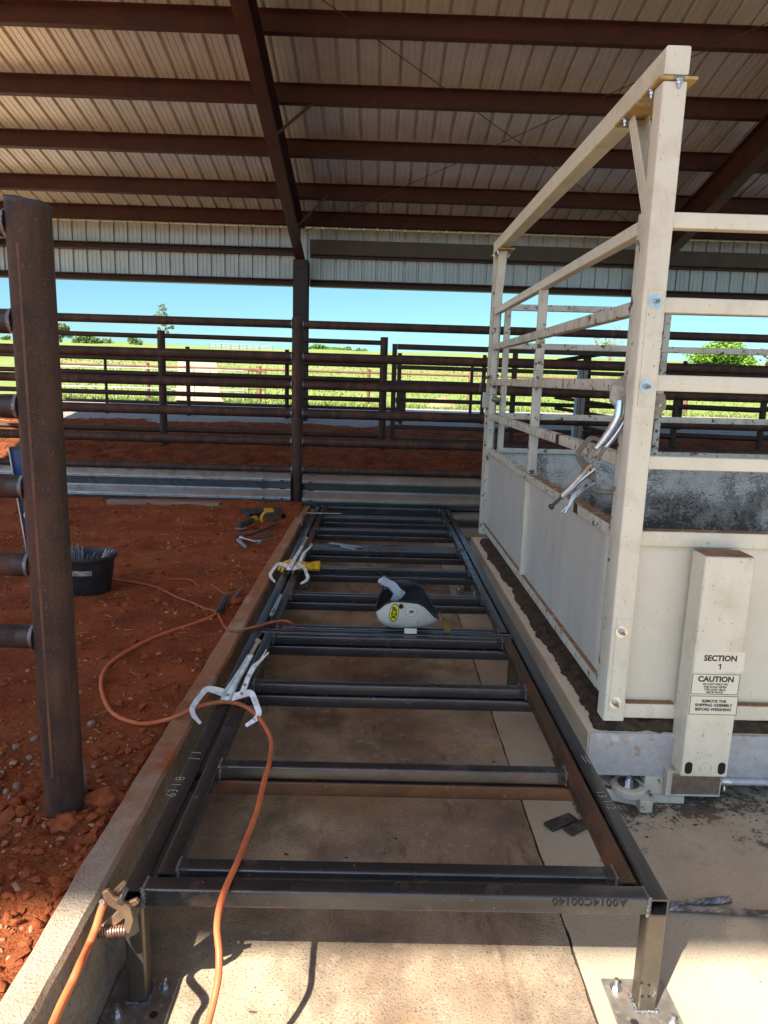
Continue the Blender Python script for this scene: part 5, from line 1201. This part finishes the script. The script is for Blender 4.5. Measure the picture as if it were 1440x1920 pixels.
# foot block under the column, conduit, levelling foot
mb = MB(); mb.box(bx0-.028, bx1+.012, by+.06, by+.30, .055, .180); ft = mb.build('foot_block', 'cream_dirty', sc_, bevel=.002)
mb = MB(); mb.box(bx0-.004, bx1+.004, by+.0565, by+.0595, .068, .166); mb.build('rusty_face', 'brown_steel', ft)
mb = MB(); mb.cyl((bx1+.013, by+.085, .118), (XE, by+.085, .118), .0165, n=16); mb.build('conduit', 'galv_beam', sc_)
mb = MB(); mb.cyl((bx1+.02, by+.085, .118), (bx1+.065, by+.085, .118), .0215, n=16); mb.cyl((bx1+.035, by+.075, .10), (bx1+.035, by+.07, .082), .006, n=8); mb.build('conduit_coupling', 'zinc', sc_)
fc = at_z(1182, 1484, .06); 
mb = MB(); mb.lathe([(0, .0), (.075, .0), (.078, .012), (.078, .028), (.07, .034), (0, .034)], V((fc.x-.005, fc.y+.02, .052)), 28); lf = mb.build('levelling_foot', 'cream_dirty', sc_)
mb = MB(); mb.obox(V((fc.x-.06, fc.y+.06, .035)), V((.24, .12, .05)), Matrix.Rotation(-.35, 3, 'Z')); mb.box(fc.x+.02, fc.x+.075, fc.y-.075, fc.y-.01, .004, .06); mb.build('foot_arm', 'cream_dirty', lf, bevel=.003)
mb = MB(); hexbolt(mb, (fc.x-.005, fc.y+.02, .086), UP, .021, .024, .048); mb.build('adjusting_bolt', 'zinc', lf)
mb = MB(); mb.box(fc.x+.07, fc.x+.22, fc.y+.02, fc.y+.16, .04, .128); mb.box(fc.x+.06, fc.x+.25, fc.y+.0, fc.y+.18, .004, .04); mb.build('foot_bracket', 'cream_dirty', sc_, bevel=.003)
# latch and wire loop on the far post
mb = MB(); q = at_y(917, 712, YB-.06); mb.tube([at_y(*p, YB-.08) for p in ((935, 704), (922, 705), (908, 711), (902, 721), (900, 734))], .010, 8, smooth=5); mb.build('wire_loop', 'dark_tool', postb)
mb = MB(); a = at_y(905, 735, YB-.06); b = at_y(920, 765, YB-.06); mb.box(a.x, b.x+.02, YB-.075, YB-.06, b.z, a.z); mb.build('latch_plate', 'white_pipe', postb, bevel=.01)
mb = MB(); q = at_y(925, 748, YB-.09); mb.cyl(q, q+V((.06, -.04, -.01)), .035, .02, 12); mb.build('latch_knob', 'brown_steel', postb)
# manure packed on the deck, spilling at its edge
def manure():
    def hz_(x, y):
        e = x-.985; edge = .024+.034*(.5+fb(y*2.3, 0, 1., 4, 1.))+.016*fb(y*11, 1, 1., 3)+.010*fb(y*45, 3, 1., 2); w = max(0, min(1, (e-edge)/.035)); f = max(0, min(1, (y-YP-.012-.02*fb(x*14, 2, 1., 3))/.03))
        return .3348-.012+(w*f)*(.012+.030+.022*fb(x, y, 9., 5)+.012*fb(x, y, 40., 3)+.02*min(1, e/.3))
    xs = steps(.988, (1.35, .010), (XE, .09)); ys = steps(YP+.002, (YP+.10, .01), (YB-.1, .014))
    me = bpy.data.meshes.new('manure'); nx = len(xs)
    me.from_pydata([(x, y, hz_(x, y)) for y in ys for x in xs], [], [(j*nx+i, j*nx+i+1, (j+1)*nx+i+1, (j+1)*nx+i) for j in range(len(ys)-1) for i in range(nx-1)])
    me.materials.append(MATS['manure']); me.shade_smooth(); o = bpy.data.objects.new('manure', me); C.objects.link(o)
    stuff(o, 'dark dried manure packed on the scale deck under the side panel', 'manure')
manure()
mb = MB()
for _ in range(320):
    x = random.gauss(1.40, .34); y = 2.86-abs(random.gauss(0, .12)); r = .001+.0055*random.random()**4
    if x > .95: mb.ball((x, y, .002), r, (1.3, 1., .4), 1, 0, .6)
for _ in range(120):
    y = 2.1+4*random.random(); x = random.uniform(-.5, .7); mb.ball((x, y, .002), .0012+.006*random.random()**3, (1.4, 1, .4), 1, 0, .6)
stuff(mb.build('manure_crumbs', 'manure', smooth=60), 'dark crumbs scattered on the slab before the scale', 'crumbs')
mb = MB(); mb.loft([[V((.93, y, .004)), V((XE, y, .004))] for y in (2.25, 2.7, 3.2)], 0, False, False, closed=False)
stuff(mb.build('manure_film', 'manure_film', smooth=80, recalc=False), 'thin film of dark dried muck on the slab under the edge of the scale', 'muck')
# two clamps hanging on the scale
def pw(px, py, X): return at_x(px, py, X)
Yc = 3.34
o = at_y(1103, 882, Yc); tip = at_y(1038, 958, Yc-.06); h = (tip-o); ln = h.length; h.normalize(); n = V((-.25, -1, .1)); n = (n-h*n.dot(h)).normalized(); uh = h.cross(n); uh = uh if uh.z < 0 else -uh
a = math.radians(27); v = h*math.cos(a)-uh*math.sin(a); u = uh*math.cos(a)+h*math.sin(a)
locking_clamp(o, u, v, ln/.19, 'long locking clamp with brown jaws hanging on the cream side panel', m=('brown_steel', 'chrome', 'dark_tool'))
o = at_y(1166, 745, 3.0)
t = thing('sheet_metal_clamp', 'wide jawed locking clamp pinched on the near cream post above the other clamp', 'clamp', o, 'locking clamps')
def rib3(nm, pts, half, th, m, nrm=V((0, 1, 0))):
    A = [at_y(px, py, X) for px, py, X in pts]; mb = MB(); L = []; Q = []
    for i, p in enumerate(A):
        d = (A[min(i+1, len(A)-1)]-A[max(i-1, 0)]).normalized(); k = d.cross(nrm).normalized(); L.append(p+k*half[i]); Q.append(p-k*half[i])
    ring = L+Q[::-1]; mb.loft([ring, [p+nrm*th for p in ring]]); return mb.build(nm, m, t, smooth=30, bevel=.0015)
rib3('jaw', [(1190, 697, 3.0), (1174, 713, 3.0), (1161, 730, 2.99), (1160, 748, 2.99), (1168, 764, 2.98)], [.006, .022, .034, .036, .024], .02, 'worn_jaw')
rib3('inner_jaw', [(1185, 722, 3.02), (1178, 745, 3.02), (1176, 765, 3.01)], [.020, .026, .016], .02, 'brown_steel')
def handle3(nm, pts, rr):
    mb = MB(); P = spline([at_y(*p) for p in pts], 5); k = 5; mb.tube(P, [rr[min(i//k, len(rr)-1)]*(1-(i % k)/k)+rr[min(i//k+1, len(rr)-1)]*((i % k)/k) for i in range(len(P))], 12); return mb.build(nm, 'chrome', t, smooth=60)
handle3('handle', [(1163, 752, 2.99), (1160, 778, 2.98), (1147, 803, 2.97), (1130, 826, 2.96), (1116, 842, 2.95)], [.020, .021, .018, .014, .010])
handle3('lever', [(1178, 772, 3.0), (1168, 795, 2.99), (1152, 818, 2.98), (1136, 838, 2.97)], [.012, .016, .014, .010])
for q0, q1 in (((1115, 842, 2.945), (1107, 853, 2.945)), ((1135, 839, 2.965), (1122, 857, 2.965))):
    mb = MB(); a, b = at_y(*q0), at_y(*q1); mb.cyl(a, b, .008, n=8); mb.cyl(b, b+(b-a).normalized()*.014, .014, n=10); mb.build('screw', 'brown_steel', t)
t = thing('bent_bracket', 'grey flat jaw bracket sticking out right of the near cream post below its second bolt', 'bracket', at_y(1240, 770, YP+.1))
mb = MB(); P = [at_y(*q, YP+.05) for q in ((1228, 742), (1247, 738), (1250, 752), (1249, 766), (1234, 780), (1226, 785))]
mb.loft([P, [p+V((0, .012, 0)) for p in P]]); mb.build('plate', 'brown_steel', t, bevel=.002)
mb = MB(); c = at_y(1237, 760, YP+.0495); mb.cyl(c, c+V((0, -.004, 0)), .006, n=10, up=V((1, 0, 0))); mb.build('rivet', 'clamp_steel', t)

# ------------------------------------------------------------------ trees
def leaf_cloud(mb, clumps, n, size, flat=.75):
    tot = sum(c[1]**2.3 for c in clumps)
    for c, r, sq in clumps:
        k = int(n*r**2.3/tot)
        for _ in range(k):
            d = V((random.gauss(0, 1), random.gauss(0, 1), random.gauss(0, 1))).normalized()*(r*random.random()**.42)
            p = c+V((d.x, d.y, d.z*sq)); a = V((random.uniform(-1, 1), random.uniform(-1, 1), random.uniform(-.6, .6))).normalized()
            b = a.cross(V((random.uniform(-1, 1), random.uniform(-1, 1), random.uniform(-1, 1)))).normalized(); s = size*random.uniform(.6, 1.4)
            mb.face(mb.verts([p-a*s, p+b*s*.5, p+a*s, p-b*s*.5]))
def branches(mb, p, d, L, r, depth, tips, spread=.6):
    q = p+d*L; mid = p+d*(L*.5)+V((random.gauss(0, 1), random.gauss(0, 1), random.gauss(0, .6)))*(L*.06)
    mb.tube([p, mid, q], [r, r*.85, r*.68], 6 if depth > 1 else 4)
    tips.append((q, depth))
    if depth == 0: return
    for _ in range(random.choice((2, 3, 3))):
        dd = (d+V((random.gauss(0, 1), random.gauss(0, 1), random.gauss(.15, .7)))*spread).normalized(); branches(mb, q, dd, L*random.uniform(.62, .82), r*.62, depth-1, tips, spread)
def tree(label, base, h, w, lm, n, leaf, crown0=.3, depth=3, bare=0., name='tree', group=None, sq=.8):
    base = V(base); t = thing(name, label, 'tree', base, group)
    tips = []; mb = MB(); L = h*crown0
    branches(mb, base-UP*.3, V((random.gauss(0, .05), 0, 1)).normalized(), L+.3, h*.028, depth, tips, .62)
    # fit the limbs into the crown height
    s = (h*.92-L)/max(.1, max(q.z for q, _ in tips)-base.z-L); sw = (w*.46)/max(.1, max(abs(q.x-base.x) for q, _ in tips))
    for v in mb.bm.verts:
        if v.co.z > base.z+L: v.co.z = base.z+L+(v.co.z-base.z-L)*s
        f = max(0, min(1, (v.co.z-base.z)/max(.01, L)-.6)); v.co.x = base.x+(v.co.x-base.x)*(1+(sw-1)*f); v.co.y = base.y+(v.co.y-base.y)*(1+(sw-1)*f)
    mb.build('trunk', 'bark' if not bare else 'twig', t, smooth=60)
    cl = []
    for q, d in tips:
        if d < depth: cl.append((V((base.x+(q.x-base.x)*sw, base.y+(q.y-base.y)*sw, base.z+L+(q.z-base.z-L)*s)), w*random.uniform(.11, .23)*(1 if not bare else .5), sq))
    mb = MB(); leaf_cloud(mb, cl, n, leaf); mb.build('crown', lm, t, smooth=0, recalc=False)
    return t
def skyline(px, py_top, py_base, Y): a = at_y(px, py_base, Y); b = at_y(px, py_top, Y); return V((a.x, Y, min(a.z, ground_z(a.x, Y)+.2))), b.z-min(a.z, ground_z(a.x, Y)+.2)
def mtree(label, px0, px1, pt, pb, Y, lm, n, leaf, **k):
    b, h = skyline((px0+px1)/2, pt, pb, Y); w = at_y(px1, pt, Y).x-at_y(px0, pt, Y).x; return tree(label, b, h, w, lm, n, leaf, **k)
mtree('bright green leafy tree on the skyline at the right of the scale', 1300, 1412, 638, 704, 85, 'leaf_bright', 14000, .17, crown0=.14, depth=5)
mtree('sparse tan tree beside the bright green tree at the right edge', 1398, 1480, 646, 706, 95, 'leaf_tan', 2600, .13, crown0=.25, bare=.5)
mtree('nearly bare tree with pale twigs seen between the cream scale rails', 1092, 1196, 606, 700, 88, 'leaf_tan', 700, .10, crown0=.28, depth=5, bare=1.)
mtree('thin pale tree with a few yellowish leaves left of the near cream post', 1110, 1175, 634, 700, 98, 'leaf_tan', 900, .12, crown0=.3, depth=4, bare=.8)
mtree('slender young tree with airy foliage standing alone on the left skyline', 290, 330, 564, 652, 75, 'leaf_dull', 800, .10, crown0=.34, depth=4, bare=.6)
mtree('taller grey green tree on the skyline just right of the near post', 96, 136, 609, 652, 130, 'leaf_dull', 3200, .22, crown0=.22)
mtree('grey green tree partly hidden by the near post on the left skyline', 60, 110, 618, 652, 135, 'leaf_dull', 2600, .22, crown0=.2)
mtree('mid green rounded tree on the left skyline, second from the near post', 140, 186, 630, 652, 140, 'leaf_mid', 2600, .24, crown0=.15)
mtree('low bushy grey green tree between the two left skyline groups', 174, 216, 637, 653, 145, 'leaf_dull', 1600, .24, crown0=.12)
mtree('small round dark green bush alone on the left skyline', 226, 262, 633, 654, 120, 'leaf_mid', 2200, .18, crown0=.1, name='bush')
mtree('small tree seen left of the near post in the gap of its rails', 0, 22, 631, 648, 130, 'leaf_mid', 900, .2, crown0=.2)
for i, (x0, x1, pt, lab) in enumerate(((578, 612, 648, 'bright leafy tree next to the barn column on the right skyline'), (604, 640, 652, 'leafy tree second from the barn column on the right skyline'), (632, 660, 653, 'leafy tree third from the barn column on the right skyline'), (656, 694, 656, 'grey green tree farthest from the barn column on the right skyline'))):
    mtree(lab, x0, x1, pt, 672, 170+i*6, 'leaf_bright' if i < 2 else 'leaf_mid', 2200, .26, crown0=.12, group='trees on the skyline right of the barn column')
for o in bpy.data.objects:
    if o.type == 'MESH' and o.parent is None and 'kind' not in o and 'label' not in o: print('unlabelled', o.name)
